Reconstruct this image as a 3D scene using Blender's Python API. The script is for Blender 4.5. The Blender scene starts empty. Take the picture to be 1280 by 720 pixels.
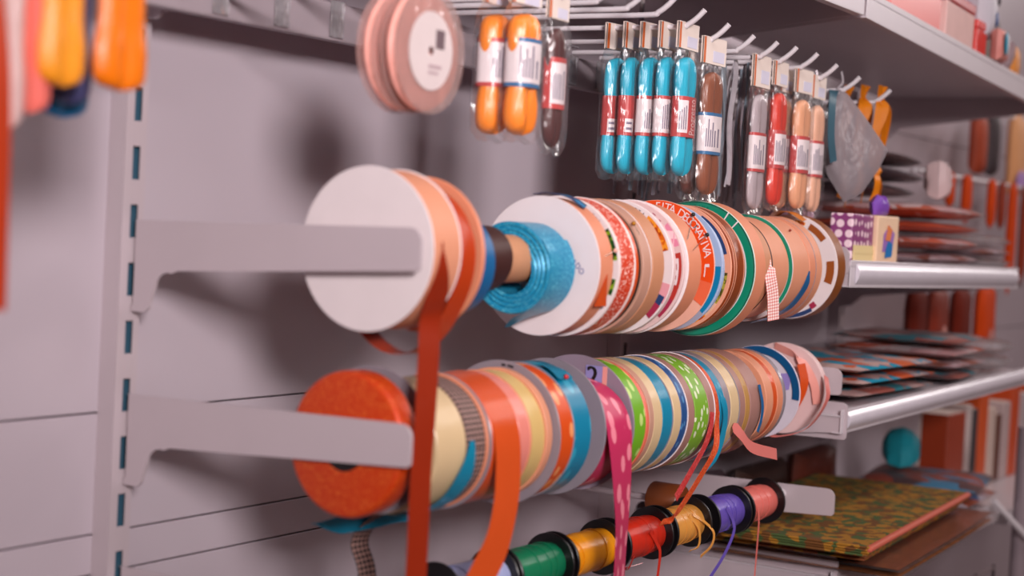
import bpy, bmesh, math, random
from mathutils import Vector, Matrix
random.seed(7)
PI = math.pi
sc = bpy.context.scene
COL = sc.collection

# ------------------------------------------------------------------ materials
def lin(h):
    h = h.lstrip('#')
    c = [int(h[i:i+2], 16)/255 for i in (0, 2, 4)]
    return tuple(((v/12.92) if v <= .04045 else ((v+.055)/1.055)**2.4) for v in c) + (1,)
class NT:
    def __init__(s, m):
        s.n = m.node_tree.nodes; s.l = m.node_tree.links
    def add(s, t, **k):
        n = s.n.new(t)
        for a, b in k.items(): setattr(n, a, b)
        return n
    def link(s, a, b): s.l.new(a, b)
    def math(s, op, a, b=None):
        n = s.add('ShaderNodeMath', operation=op)
        for i, v in enumerate((a, b)):
            if v is None: continue
            if isinstance(v, (int, float)): n.inputs[i].default_value = v
            else: s.link(v, n.inputs[i])
        return n.outputs[0]
    def mix(s, f, a, b):
        n = s.add('ShaderNodeMix', data_type='RGBA')
        for i, v in ((0, f), (6, a), (7, b)):
            if isinstance(v, (int, float)): n.inputs[i].default_value = v
            elif isinstance(v, (tuple, list)): n.inputs[i].default_value = v
            else: s.link(v, n.inputs[i])
        return n.outputs[2]
    def coord(s, kind, scale=(1, 1, 1)):
        tc = s.add('ShaderNodeTexCoord'); mp = s.add('ShaderNodeMapping')
        mp.inputs['Scale'].default_value = scale
        s.link(tc.outputs[kind], mp.inputs[0]); return mp.outputs[0]
    def step(s, v, t, w=.04):
        n = s.add('ShaderNodeMapRange'); s.link(v, n.inputs[0])
        n.inputs[1].default_value = t-w; n.inputs[2].default_value = t+w
        return n.outputs[0]
MATS = {}
def M(name, hexc, rough=.5, spec=.5, metal=0., noise=.06, nscale=40, bump=0., bscale=200, aniso=0., sheen=0., alpha=1., coat=0., trans=0.):
    if name in MATS: return MATS[name]
    m = bpy.data.materials.new(name); m.use_nodes = True
    t = NT(m); b = t.n['Principled BSDF']
    c = lin(hexc)
    co = t.coord('Object')
    nz = t.add('ShaderNodeTexNoise'); nz.inputs['Scale'].default_value = nscale; t.link(co, nz.inputs['Vector'])
    d = tuple(v*(1-noise*1.6) for v in c[:3])+(1,); e = tuple(min(1, v*(1+noise)) for v in c[:3])+(1,)
    t.link(t.mix(nz.outputs[0], d, e), b.inputs['Base Color'])
    b.inputs['Roughness'].default_value = rough; b.inputs['Specular IOR Level'].default_value = spec
    b.inputs['Metallic'].default_value = metal; b.inputs['Alpha'].default_value = alpha
    b.inputs['Anisotropic'].default_value = aniso
    b.inputs['Sheen Weight'].default_value = sheen; b.inputs['Coat Weight'].default_value = coat
    b.inputs['Transmission Weight'].default_value = trans
    if bump:
        n2 = t.add('ShaderNodeTexNoise'); n2.inputs['Scale'].default_value = bscale; t.link(co, n2.inputs['Vector'])
        bp = t.add('ShaderNodeBump'); bp.inputs['Strength'].default_value = bump; bp.inputs['Distance'].default_value = .001
        t.link(n2.outputs[0], bp.inputs['Height']); t.link(bp.outputs[0], b.inputs['Normal'])
    MATS[name] = m; return m
def satin(name, hexc, rough=.30):
    """smooth woven ribbon: fine weft lines along the strip (UV is in metres)"""
    if name in MATS: return MATS[name]
    m = M(name, hexc, rough, .5, noise=.05, nscale=25, aniso=.35)
    t = NT(m); b = t.n['Principled BSDF']
    w = t.add('ShaderNodeTexNoise'); w.inputs['Scale'].default_value = 1
    t.link(t.coord('UV', (60, 2500, 1)), w.inputs['Vector'])
    bp = t.add('ShaderNodeBump'); bp.inputs['Strength'].default_value = .22; bp.inputs['Distance'].default_value = .0006
    t.link(w.outputs[0], bp.inputs['Height']); t.link(bp.outputs[0], b.inputs['Normal'])
    return m
def patt(name, base, motif, kind, scale=100, rough=.4, third=None, coord='UV', spec=.45):
    if name in MATS: return MATS[name]
    m = bpy.data.materials.new(name); m.use_nodes = True
    t = NT(m); b = t.n['Principled BSDF']
    b.inputs['Roughness'].default_value = rough; b.inputs['Specular IOR Level'].default_value = spec
    A, B = lin(base), lin(motif)
    if kind == 'leaf':
        co = t.coord(coord, (scale*.55, scale, scale))
        v = t.add('ShaderNodeTexVoronoi'); v.inputs['Scale'].default_value = 1; t.link(co, v.inputs['Vector'])
        f = t.math('SUBTRACT', 1, t.step(v.outputs['Distance'], .36, .03))
        out = t.mix(f, A, B)
    elif kind == 'snow':
        co = t.coord(coord, (scale, scale, scale))
        v = t.add('ShaderNodeTexVoronoi', feature='DISTANCE_TO_EDGE'); t.link(co, v.inputs['Vector']); v.inputs['Scale'].default_value = 1
        w = t.add('ShaderNodeTexVoronoi'); t.link(co, w.inputs['Vector']); w.inputs['Scale'].default_value = 2.3
        f = t.math('MULTIPLY', t.math('SUBTRACT', 1, t.step(w.outputs['Distance'], .37, .05)), t.step(v.outputs['Distance'], .06, .04))
        out = t.mix(f, A, B)
    elif kind == 'check':
        tc = t.add('ShaderNodeTexCoord'); mp = t.add('ShaderNodeMapping'); mp.inputs['Rotation'].default_value = (0, 0, PI/4)
        mp.inputs['Scale'].default_value = (scale, scale, scale); t.link(tc.outputs[coord], mp.inputs[0])
        v = t.add('ShaderNodeTexChecker'); v.inputs['Scale'].default_value = 1; t.link(mp.outputs[0], v.inputs['Vector'])
        out = t.mix(v.outputs['Fac'], A, B)
    elif kind == 'glitter':
        co = t.coord('Object', (scale, scale, scale))
        v = t.add('ShaderNodeTexVoronoi'); v.inputs['Scale'].default_value = 1; t.link(co, v.inputs['Vector'])
        sp = t.add('ShaderNodeSeparateColor'); t.link(v.outputs['Color'], sp.inputs[0])
        f = t.step(sp.outputs[0], .8, .12)
        n = t.add('ShaderNodeTexNoise'); n.inputs['Scale'].default_value = .09; t.link(co, n.inputs['Vector'])
        out = t.mix(t.math('MULTIPLY', f, n.outputs[0]), A, B)
        bp = t.add('ShaderNodeBump'); bp.inputs['Strength'].default_value = .35; bp.inputs['Distance'].default_value = .0006
        t.link(sp.outputs[1], bp.inputs['Height']); t.link(bp.outputs[0], b.inputs['Normal'])
        b.inputs['Metallic'].default_value = .15
    elif kind == 'floral':
        co = t.coord(coord, (scale, scale, scale))
        v = t.add('ShaderNodeTexVoronoi'); v.inputs['Scale'].default_value = 1; t.link(co, v.inputs['Vector'])
        sp = t.add('ShaderNodeSeparateColor'); t.link(v.outputs['Color'], sp.inputs[0])
        d = t.mix(t.step(sp.outputs[0], .45, .02), A, B)
        out = t.mix(t.step(sp.outputs[1], .68, .02), d, lin(third or '#ffffff'))
    elif kind == 'stripe':
        co = t.coord(coord, (1, 1, 1)); x = t.add('ShaderNodeSeparateXYZ'); t.link(co, x.inputs[0])
        s_ = t.math('SINE', t.math('MULTIPLY', x.outputs[1], scale*2*PI))
        out = t.mix(t.step(s_, .2, .1), A, B)
    elif kind == 'dots':
        co = t.coord(coord, (scale, scale, scale))
        v = t.add('ShaderNodeTexVoronoi'); v.inputs['Scale'].default_value = 1; v.inputs['Randomness'].default_value = .25
        t.link(co, v.inputs['Vector'])
        out = t.mix(t.math('SUBTRACT', 1, t.step(v.outputs['Distance'], .38, .04)), A, B)
    t.link(out, b.inputs['Base Color'])
    MATS[name] = m; return m
def film(name, tint='#ffffff', dens=.10, rough=.1, gl=.35):
    if name in MATS: return MATS[name]
    m = bpy.data.materials.new(name); m.use_nodes = True
    t = NT(m); t.n.remove(t.n['Principled BSDF']); out = t.n['Material Output']
    tr = t.add('ShaderNodeBsdfTransparent'); g = t.add('ShaderNodeBsdfGlossy'); d = t.add('ShaderNodeBsdfDiffuse')
    g.inputs['Roughness'].default_value = rough; d.inputs[0].default_value = lin(tint)
    lw = t.add('ShaderNodeLayerWeight'); lw.inputs[0].default_value = .35
    nz = t.add('ShaderNodeTexNoise'); t.link(t.coord('Object', (70, 70, 35)), nz.inputs['Vector']); nz.inputs['Scale'].default_value = 1
    bp = t.add('ShaderNodeBump'); bp.inputs['Strength'].default_value = .8; bp.inputs['Distance'].default_value = .004
    t.link(nz.outputs[0], bp.inputs['Height']); t.link(bp.outputs[0], g.inputs['Normal']); t.link(bp.outputs[0], lw.inputs['Normal'])
    m1 = t.add('ShaderNodeMixShader'); m1.inputs[0].default_value = dens; t.link(tr.outputs[0], m1.inputs[1]); t.link(d.outputs[0], m1.inputs[2])
    m2 = t.add('ShaderNodeMixShader'); t.link(t.math('MULTIPLY', lw.outputs['Fresnel'], gl*2), m2.inputs[0])
    t.link(m1.outputs[0], m2.inputs[1]); t.link(g.outputs[0], m2.inputs[2]); t.link(m2.outputs[0], out.inputs[0])
    MATS[name] = m; return m

# ------------------------------------------------------------------ mesh builder
class MB:
    def __init__(s): s.v = []; s.f = []; s.uv = []; s.mi = []; s.sm = []
    def face(s, idx, uv=None, mi=0, sm=False):
        s.f.append(tuple(idx)); s.uv.append(uv); s.mi.append(mi); s.sm.append(sm)
    def quad(s, pts, mi=0, uv=None):
        n = len(s.v); s.v += [tuple(p) for p in pts]; s.face(range(n, n+len(pts)), uv, mi)
    def lathe(s, prof, seg=96, mi=0, c=(0, 0), axis='x', loop=True, sm=True, wob=None):
        """revolve (x, r) profile about the x axis; UV in metres: u round the rim, v along the axis"""
        n0 = len(s.v); k = len(prof)
        for j in range(seg):
            a = 2*PI*j/seg
            for x, r in prof:
                rr = r + (wob(a, x) if wob else 0)
                p = (x, c[0]-rr*math.cos(a), c[1]+rr*math.sin(a))
                if axis == 'y': p = (p[1], p[0], p[2])
                if axis == 'z': p = (p[1], p[2], p[0])
                s.v.append(p)
        R = max(r for _, r in prof)
        for j in range(seg):
            j2 = (j+1) % seg
            for i in range(k if loop else k-1):
                i2 = (i+1) % k
                u0, u1 = j/seg*2*PI*R, (j+1)/seg*2*PI*R
                v0 = prof[i][0]+(R-prof[i][1]); v1 = prof[i2][0]+(R-prof[i2][1])
                s.face((n0+j*k+i, n0+j2*k+i, n0+j2*k+i2, n0+j*k+i2), [(u0, v0), (u1, v0), (u1, v1), (u0, v1)], mi, sm)
    def tube(s, pts, r, seg=10, mi=0, cap=True):
        pts = [Vector(p) for p in pts]; n0 = len(s.v); n = len(pts)
        rr = r if isinstance(r, (list, tuple)) else [r]*n
        up = None
        for i, p in enumerate(pts):
            d = (pts[min(i+1, n-1)]-pts[max(i-1, 0)]).normalized()
            if up is None: up = d.orthogonal().normalized()
            up = (up-d*up.dot(d)).normalized(); w = d.cross(up)
            for j in range(seg):
                a = 2*PI*j/seg
                s.v.append(tuple(p+(up*math.cos(a)+w*math.sin(a))*rr[i]))
        for i in range(n-1):
            for j in range(seg):
                j2 = (j+1) % seg
                s.face((n0+i*seg+j, n0+i*seg+j2, n0+(i+1)*seg+j2, n0+(i+1)*seg+j), None, mi, True)
        if cap:
            s.face([n0+j for j in range(seg)][::-1], None, mi); s.face([n0+(n-1)*seg+j for j in range(seg)], None, mi)
    def strip(s, pts, width, wdir, th=.0005, mi=0, closed=False):
        """a ribbon: centre line, width along wdir (one vector or one per point); UV u along, v across (metres)"""
        pts = [Vector(p) for p in pts]; n = len(pts); n0 = len(s.v); L = 0
        wd = [Vector(w) for w in wdir] if isinstance(wdir[0], (list, tuple, Vector)) else [Vector(wdir)]*n
        ww = width if isinstance(width, (list, tuple)) else [width]*n
        ls = []
        for i, p in enumerate(pts):
            if i: L += (p-pts[i-1]).length
            ls.append(L)
            d = (pts[min(i+1, n-1)]-pts[max(i-1, 0)]).normalized()
            w = wd[i]; w = (w-d*w.dot(d)).normalized(); nn = d.cross(w)
            for a, b in ((-1, -1), (1, -1), (1, 1), (-1, 1)):
                s.v.append(tuple(p+w*(a*ww[i]/2)+nn*(b*th/2)))
        for i in range(n-1):
            a, b = n0+i*4, n0+(i+1)*4
            for j in range(4):
                j2 = (j+1) % 4
                v0 = 0 if j in (0, 3) else ww[i]; v1 = 0 if j2 in (0, 3) else ww[i]
                s.face((a+j, a+j2, b+j2, b+j), [(ls[i], v0), (ls[i], v1), (ls[i+1], v1), (ls[i+1], v0)], mi, j in (0, 2))
        s.face((n0, n0+3, n0+2, n0+1), None, mi); e = n0+(n-1)*4; s.face((e, e+1, e+2, e+3), None, mi)
    def sector(s, x, r0, r1, a0, a1, mi=0, n=None):
        """a flat printed patch on a disc facing -x; angle 0 is the aisle side, 90 is up"""
        n = n or max(3, int(abs(a1-a0)/4)); n0 = len(s.v)
        for j in range(n+1):
            a = math.radians(a0+(a1-a0)*j/n)
            for r in (r0, r1): s.v.append((x, -r*math.cos(a), r*math.sin(a)))
        for j in range(n):
            q = n0+2*j; s.face((q, q+1, q+3, q+2), None, mi)
    def prism(s, outline, h0, h1, fr, mi=0):
        """extrude a 2D outline; fr(u, v, h) gives the 3D point"""
        n = len(outline); n0 = len(s.v)
        for h in (h0, h1): s.v += [tuple(fr(u, v, h)) for u, v in outline]
        s.face(range(n0, n0+n), None, mi); s.face(list(range(n0+n, n0+2*n))[::-1], None, mi)
        for i in range(n):
            j = (i+1) % n; s.face((n0+i, n0+n+i, n0+n+j, n0+j), None, mi)
    def box(s, c, d, bev=0., mi=0, rot=None, seg=2):
        bm = bmesh.new(); bmesh.ops.create_cube(bm, size=1)
        for v in bm.verts: v.co = Vector((v.co.x*d[0], v.co.y*d[1], v.co.z*d[2]))
        if bev: bmesh.ops.bevel(bm, geom=bm.edges[:], offset=bev, segments=seg, profile=.5, affect='EDGES')
        n0 = len(s.v); bm.verts.index_update()
        for v in bm.verts:
            p = v.co.copy()
            if rot: p.rotate(rot)
            s.v.append(tuple(p+Vector(c)))
        for f in bm.faces: s.face([n0+v.index for v in f.verts], None, mi)
        bm.free()
    def pillow(s, outline, T, fr, rings=7, mi=0, wr=0., seed=1):
        """a puffed bag: outline in (u, v), thickest in the middle"""
        rnd = random.Random(seed)
        n = len(outline); cu = sum(p[0] for p in outline)/n; cv = sum(p[1] for p in outline)/n
        uv = lambda p: (p[0], p[1])
        for side in (1, -1):
            n0 = len(s.v); s.v.append(tuple(fr(cu, cv, side*T/2)))
            for k in range(1, rings+1):
                q = k/rings; h = T/2*math.sqrt(max(0, 1-q**2.6))
                for (u, v) in outline:
                    s.v.append(tuple(fr(cu+(u-cu)*q, cv+(v-cv)*q, side*(h+.0003)+(rnd.uniform(-wr, wr) if k < rings else 0))))
            for k in range(rings):
                for i in range(n):
                    j = (i+1) % n
                    if k == 0: f = (n0, n0+1+i, n0+1+j)
                    else: f = (n0+1+(k-1)*n+i, n0+1+k*n+i, n0+1+k*n+j, n0+1+(k-1)*n+j)
                    s.face(f if side < 0 else f[::-1], None, mi, True)
    def build(s, name, mats, parent=None, loc=(0, 0, 0), rot=(0, 0, 0), fix=True):
        me = bpy.data.meshes.new(name); me.from_pydata(s.v, [], s.f)
        mats = mats if isinstance(mats, (list, tuple)) else [mats]
        for m in mats: me.materials.append(m)
        lay = me.uv_layers.new(name='UVMap').data
        li = 0
        for k, p in enumerate(me.polygons):
            p.material_index = s.mi[k]; p.use_smooth = s.sm[k]
            u = s.uv[k]
            for q in range(p.loop_total):
                if u: lay[p.loop_start+q].uv = u[q]
                else:
                    c = s.v[s.f[k][q]]; lay[p.loop_start+q].uv = (c[0]+c[1], c[2])
        if any(s.sm):
            try: me.set_sharp_from_angle(angle=math.radians(38))
            except Exception: pass
        o = bpy.data.objects.new(name, me); COL.objects.link(o)
        if fix:
            bm = bmesh.new(); bm.from_mesh(me); bmesh.ops.recalc_face_normals(bm, faces=bm.faces[:]); bm.to_mesh(me); bm.free()
        o.location = loc; o.rotation_euler = rot
        if parent: o.parent = parent
        return o
def thing(name, label, cat, loc=(0, 0, 0), rot=(0, 0, 0), group=None):
    o = bpy.data.objects.new(name, None); COL.objects.link(o)
    o.empty_display_size = .02; o.location = loc; o.rotation_euler = rot
    o['label'] = label; o['category'] = cat
    if group: o['group'] = group
    return o
def tag(o, label, cat, group=None, kind=None):
    o['label'] = label; o['category'] = cat
    if group: o['group'] = group
    if kind: o['kind'] = kind
    return o
def struct(o): o['kind'] = 'structure'; return o
def smooth(pts, n=8):
    """Catmull-Rom through the points"""
    P = [Vector(p) for p in pts]; P = [P[0]*2-P[1]]+P+[P[-1]*2-P[-2]]; out = []
    for i in range(1, len(P)-2):
        for k in range(n):
            t = k/n; a, b, c, d = P[i-1:i+3]
            out.append(.5*((2*b)+(c-a)*t+(2*a-5*b+4*c-d)*t*t+(3*b-a-3*c+d)*t**3))
    out.append(P[-2]); return out
def text_polys(s, size=1.):
    """glyph outlines of a string, centred: (verts2d, faces)"""
    cu = bpy.data.curves.new('lettering', 'FONT'); cu.body = s; cu.size = size; cu.align_x = 'CENTER'; cu.align_y = 'CENTER'
    cu.resolution_u = 3
    ob = bpy.data.objects.new('lettering', cu); COL.objects.link(ob)
    dg = bpy.context.evaluated_depsgraph_get(); me = bpy.data.meshes.new_from_object(ob.evaluated_get(dg))
    v = [(p.co.x, p.co.y) for p in me.vertices]; f = [tuple(p.vertices) for p in me.polygons]
    bpy.data.objects.remove(ob); bpy.data.curves.remove(cu); bpy.data.meshes.remove(me)
    return v, f
def put_text(mb, s, size, fr, mi=0):
    v, f = text_polys(s, size); n0 = len(mb.v)
    mb.v += [tuple(fr(a, b)) for a, b in v]
    for q in f: mb.face([n0+i for i in q], None, mi)
def arc_text(mb, s, size, x, r, a0, a1, mi=0):
    """letters along a circle on a disc facing -x, reading clockwise from a0 to a1"""
    for i, ch in enumerate(s):
        if ch == ' ': continue
        a = math.radians(a0+(a1-a0)*i/(len(s)-1))
        er = Vector((0, -math.cos(a), math.sin(a))); et = Vector((0, -math.sin(a), -math.cos(a)))
        put_text(mb, ch, size, lambda u, v: Vector((x, 0, 0))+er*(r+v)+et*u, mi)

# ------------------------------------------------------------------ palette
white_steel = M('white_steel', '#bfb1b6', .38, .5, noise=.03, nscale=12)
panel_steel = M('panel_steel', '#beb2ba', .28, .5, noise=.05, nscale=5)
shelf_steel = M('shelf_steel', '#cfc6cb', .35, .5, noise=.03)
slot_blue = M('slot_blue', '#33586c', .6)
hook_white = M('hook_white', '#ddd6da', .3, .5, noise=.02)
clear = film('clear_film', '#f4ecee', .03, .16, .15)
clear_thick = film('clear_plastic', '#efe9ee', .22, .12, .45)
card_white = M('card_white', '#e6dadb', .6, .3, noise=.03)
card_cream = M('card_cream', '#e2d2c8', .6, .3, noise=.05)
kraft = M('kraft', '#c9916d', .75, .2, noise=.08, bump=.1)
peach = satin('peach_ribbon', '#dd8c6a', .5)
peach2 = satin('peach_ribbon_pale', '#de9675', .5)
peach_dk = satin('peach_ribbon_tan', '#c98a66', .5)
peach_gr = satin('peach_ribbon_grey', '#c2917c', .5)
grey_fl = M('grey_flange', '#8c828a', .3, .5, noise=.04)
lilac_fl = M('lilac_flange', '#8d7f8e', .3, .5, noise=.04)
mauve = satin('mauve_ribbon', '#a6796f', .45)
black_pl = M('black_plastic', '#0f0c0f', .32, .5, noise=.05)
black = M('ink_black', '#15110f', .5)
orange_red = satin('orange_red_ribbon', '#b8390b', .36)
rust_rib = satin('rust_red_ribbon', '#962602', .4)
orange = satin('orange_ribbon', '#d5511b', .28)
orange_br = M('orange_print', '#ea4d12', .45)
teal = satin('teal_ribbon', '#0786a8', .28)
teal_m = M('teal_print', '#0e7fae', .45)
teal_glit = patt('teal_glitter', '#0a8ab4', '#7fe2f2', 'glitter', 900, .32)
orange_glit = patt('orange_glitter', '#cc3a0a', '#f28438', 'glitter', 900, .38)
cream = satin('cream_ribbon', '#d9bd92', .32)
cream_gold = satin('cream_gold_ribbon', '#d9b874', .32)
pink = satin('pink_ribbon', '#e98a7c', .28)
coral = satin('coral_ribbon', '#e8705a', .36)
navy = satin('navy_ribbon', '#1d4a80', .4)
blue = satin('blue_ribbon', '#0d5d92', .36)
brown = satin('brown_ribbon', '#8a3a12', .34)
dkbrown = satin('dark_brown_ribbon', '#3e1a14', .5)
ochre = satin('ochre_ribbon', '#8a4a12', .4)
amber = satin('amber_ribbon', '#d3770f', .34)
green_pr = M('green_print', '#0e8a6c', .3, .5, coat=.4)
green_dk = M('green_print_dark', '#0a5d49', .4)
pale_blue = M('pale_blue_print', '#a9b9d8', .45)
pink_pr = M('pink_print', '#e9a0ab', .5)
pale_pink = M('pale_pink_card', '#e3c3c1', .55)
red_pr = M('red_print', '#b8352c', .5)
crimson_pr = M('crimson_print', '#a52a4c', .5)
navy_pr = M('navy_print', '#27406f', .45)
olive_pr = M('olive_print', '#7d7420', .5)
leaf_pr = patt('leaf_photo_print', '#1e5a1c', '#86a51d', 'floral', 260, .45, '#123c18', 'Object')
salmon_pr = M('salmon_print', '#e9a184', .5)
orange_photo = patt('orange_photo_print', '#d9650c', '#f0982a', 'floral', 200, .45, '#b5430a', 'Object')
grey_print = M('grey_print', '#a7a3b5', .5)
white_print = M('white_print', '#ecdfe0', .5)
ink_blue = M('ink_blue', '#46589c', .6)
snow = patt('snow_ribbon', '#d2390a', '#fbe3d6', 'snow', 165, .5)
or_leaf = patt('orange_leaf_ribbon', '#d84e12', '#f09a62', 'leaf', 92, .32)
pk_leaf = patt('pink_leaf_ribbon', '#c42d5c', '#f28a9c', 'leaf', 75, .34)
gr_leaf = patt('green_leaf_ribbon', '#6fae1e', '#c3dc7c', 'leaf', 100, .38)
gr_leaf2 = patt('green_white_leaf_ribbon', '#79ad2d', '#dfe6c4', 'leaf', 150, .38)
nv_patt = patt('navy_pattern_ribbon', '#1c4c86', '#4b86b8', 'leaf', 170, .4)
mesh_rib = patt('black_mesh_ribbon', '#120c0e', '#a9857c', 'check', 300, .6)
picot = patt('pink_white_check_ribbon', '#d9837c', '#f3dcd6', 'check', 420, .6)
or_glit_r = patt('orange_glitter_ribbon', '#d3481a', '#ff9a60', 'glitter', 900, .4)
rd_glit_r = patt('red_glitter_ribbon', '#c93a3c', '#ff8a84', 'glitter', 900, .4)
steel_pin = M('pin_steel', '#b9a99c', .25, .5, metal=.9)

# ------------------------------------------------------------------ the setting
YW = .020
mb = MB()
zs = [-1.30, -.85, -.3725, -.337, -.231, .16, .56, 1.10, 1.60]
for (xa, xb) in ((-2.2, -.0005), (.0005, .8995), (.9005, 1.6895), (1.6905, 2.5), (2.501, 3.6)):
    for a, b in zip(zs[:-1], zs[1:]):
        mb.box(((xa+xb)/2, YW+.02, (a+b)/2), (xb-xa-.001, .04, b-a-.0016), .0007, seg=1)
struct(mb.build('wall_back', panel_steel))
mb = MB(); mb.box((.7, -1.6, -1.33), (6.4, 4.6, .06)); struct(mb.build('floor', M('floor_tile', '#8d7f7c', .35, noise=.1, nscale=3)))
mb = MB(); mb.box((.7, -1.6, 1.63), (6.4, 4.6, .06)); struct(mb.build('ceiling', M('ceiling_paint', '#d8d0d0', .8)))

def upright(x, label):
    """slotted steel post with real slots"""
    t = thing('slotted_upright', label, 'shelf post', (x, 0, 0))
    mb = MB(); x0, x1 = -.0138, .0108; s0, s1 = -.0046, .0044
    z0, z1 = -1.29, 1.2
    # side walls and returns
    mb.box((x0+.0007, .0105, (z0+z1)/2), (.0014, .019, z1-z0)); mb.box((x1-.0007, .0105, (z0+z1)/2), (.0014, .019, z1-z0))
    mb.box(((x0+s0)/2, .0006, (z0+z1)/2), (s0-x0, .0012, z1-z0)); mb.box(((s1+x1)/2, .0006, (z0+z1)/2), (x1-s1, .0012, z1-z0))
    z = -1.25
    while z < 1.15:
        top = z; nb = z+.0215
        mb.box((0, .0006, (top+nb)/2), (s1-s0, .0012, nb-top)); z += .05
    mb.build('post', white_steel, t)
    mb = MB(); mb.box((0, .0065, (z0+z1)/2), (.0215, .001, z1-z0)); mb.build('back_channel', slot_blue, t)
    return t
upright(0, 'white slotted steel upright left of the ribbon rows, with its blue-grey slots visible')
upright(.9, 'white slotted steel upright behind the far ends of the ribbon rows')
upright(1.69, 'white slotted steel upright behind the far end of the stocked shelves')

def arc2(cu, cv, r, a0, a1, n=7):
    return [(cu+r*math.cos(math.radians(a0+(a1-a0)*i/n)), cv+r*math.sin(math.radians(a0+(a1-a0)*i/n))) for i in range(n+1)]
def bracket(x, zt, label, L=.305, tip=.033, rise=.007, root=.042, group=None, hook=.0785, parent=None, name='shelf_bracket', low_round=False):
    """sheet-steel arm: rounded hook plate against the post, arm tapering to a rounded tip"""
    o = [(.004, zt), (.0, zt)]
    ft = zt+rise
    o += [(L-.012, ft)]+arc2(L-.011, ft-.011, .011, 85, 5) if not low_round else [(L-.012, ft)]+arc2(L-.008, ft-.008, .008, 85, 5)
    fb = ft-tip
    o += arc2(L-.004, fb+.004, .004, -5, -85, 4)
    yb = .044; zb = zt-root
    o += [(yb+.01, zb+.001)]+arc2(yb-.012+.012, zb-.016+.0, .015, 75, 175, 6)
    yb2 = .0245
    o += [(yb2, zt-hook+.009)]+arc2(yb2-.009, zt-hook+.009, .009, -5, -85, 4)+[(.002, zt-hook), (.002, zt-hook+.006), (.004, zt-hook+.006)]
    mb = MB(); mb.prism(o, -.0013, .0013, lambda u, v, h: (h, -u, v))
    ob = mb.build(name, white_steel, parent, (x, 0, 0))
    if not parent: tag(ob, label, 'bracket', group)
    return ob
ZT = -.063
bracket(0, ZT, 'near white bracket in front of the big white spool, left end of upper ribbon row')
bracket(0, ZT-.15, 'near white bracket in front of the orange glitter roll, left end of middle ribbon row')
bracket(0, ZT-.30, 'near white bracket at the bottom left, left end of the black spool row')
bracket(.898, ZT, 'far white bracket hidden behind the ochre spool, right end of upper ribbon row')
bracket(.898, ZT-.15, 'far white bracket behind the pale pink spool, right end of middle ribbon row')
bracket(.898, ZT-.30, 'far white bracket behind the pink thread spool, right end of the black spool row')
def rod(y, z, label):
    mb = MB(); mb.tube([(.0016, y, z), (.8964, y, z)], .006, 14)
    tag(mb.build('display_rod', hook_white), label, 'rod')
rod(-.2422, -.0725, 'thin white rod carrying the upper row of ribbon spools')
rod(-.2359, -.2277, 'thin white rod carrying the middle row of ribbon spools')
rod(-.2359, -.3700, 'thin white rod carrying the bottom row of black thread spools')

# ------------------------------------------------------------------ spools
def spool(label, X, y, z, segs, hole=.0203, name='ribbon_spool', group=None, cat='ribbon spool'):
    """segs: (part, x0, x1, R, material[, kind]); every part is an annular body round the rod"""
    t = thing(name, label, cat, (X, y, z), group=group); parts = {}
    for sg in segs:
        pn, x0, x1, R, m = sg[:5]; kind = sg[5] if len(sg) > 5 else 'roll'
        mb = MB(); w = x1-x0; e = min(.0006, w*.3)
        if kind == 'roll':
            prof = [(x0, hole), (x0, R-e), (x0+e, R), (x1-e, R), (x1, R-e), (x1, hole)]
        elif kind == 'loose':      # layered roll: visible turns on the flat side
            prof = [(x0, hole)]; r = hole
            while r < R-.004:
                prof += [(x0+.0012, r+.0005), (x0+.0002, r+.0016), (x0, r+.003)]; r += .0042
            prof += [(x0, R-.001), (x0+.001, R), (x1-.001, R), (x1, R-.001), (x1, hole)]
        elif kind == 'round':
            e = .005; prof = [(x0, hole), (x0, R-e), (x0+.0008, R-e*.45), (x0+.0024, R-e*.12), (x0+e, R), (x1-.002, R), (x1, R-.002), (x1, hole)]
        rnd = random.Random(len(label)+int(X*1e4))
        ph = rnd.uniform(0, 6); am = .0004 if kind == 'roll' else .0010
        if 'flange' in pn: am = 0
        mb.lathe(prof, 112, wob=(lambda a, x, ph=ph, am=am: am*math.sin(2*a+ph)) if am else None)
        parts[pn] = mb.build(pn, m, t)
        parts[pn].rotation_euler = (0, 0, 0)
    return t, parts
def patches(t, name, mats, items, x=-.0004):
    """printed artwork lying on a flange face: each later item a hair in front"""
    mb = MB()
    for i, it in enumerate(items):
        xx = x-.00008*i
        if it[0] == 's': mb.sector(xx, *it[1:5], mi=it[5])
        elif it[0] == 'arc': arc_text(mb, it[1], it[2], xx-.0002, it[3], it[4], it[5], it[6])
        elif it[0] == 'poly': mb.quad([(xx, -u, v) for u, v in it[1]], it[2])
    return mb.build(name, mats, t)
def tail(t, name, pts, width, wdir, m, n=8, th=.0005):
    """ribbon end in the spool's own coordinates (given in world, moved to the spool)"""
    o = Vector(t.location); mb = MB()
    P = smooth([Vector(p)-o for p in pts], n)
    if isinstance(wdir[0], (list, tuple)):
        W = smooth(wdir, n)
    else: W = wdir
    mb.strip(P, width, W, th); return mb.build(name, m, t)
def pin(t, a, b, headm, r=.0022):
    o = Vector(t.location); a = Vector(a)-o; b = Vector(b)-o
    mb = MB(); mb.tube([a, b], .00035, 6); p = mb.build('pin', steel_pin, t)
    mb = MB(); mb.lathe([(r*math.cos(k*PI/8), max(1e-5, r*math.sin(k*PI/8))) for k in range(9)], 12, loop=False)
    h = mb.build('pin_head', headm, p, a)

Y1 = -.2422; Z1 = -.0865; Y2 = -.2359; ZS = -.0748
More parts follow.
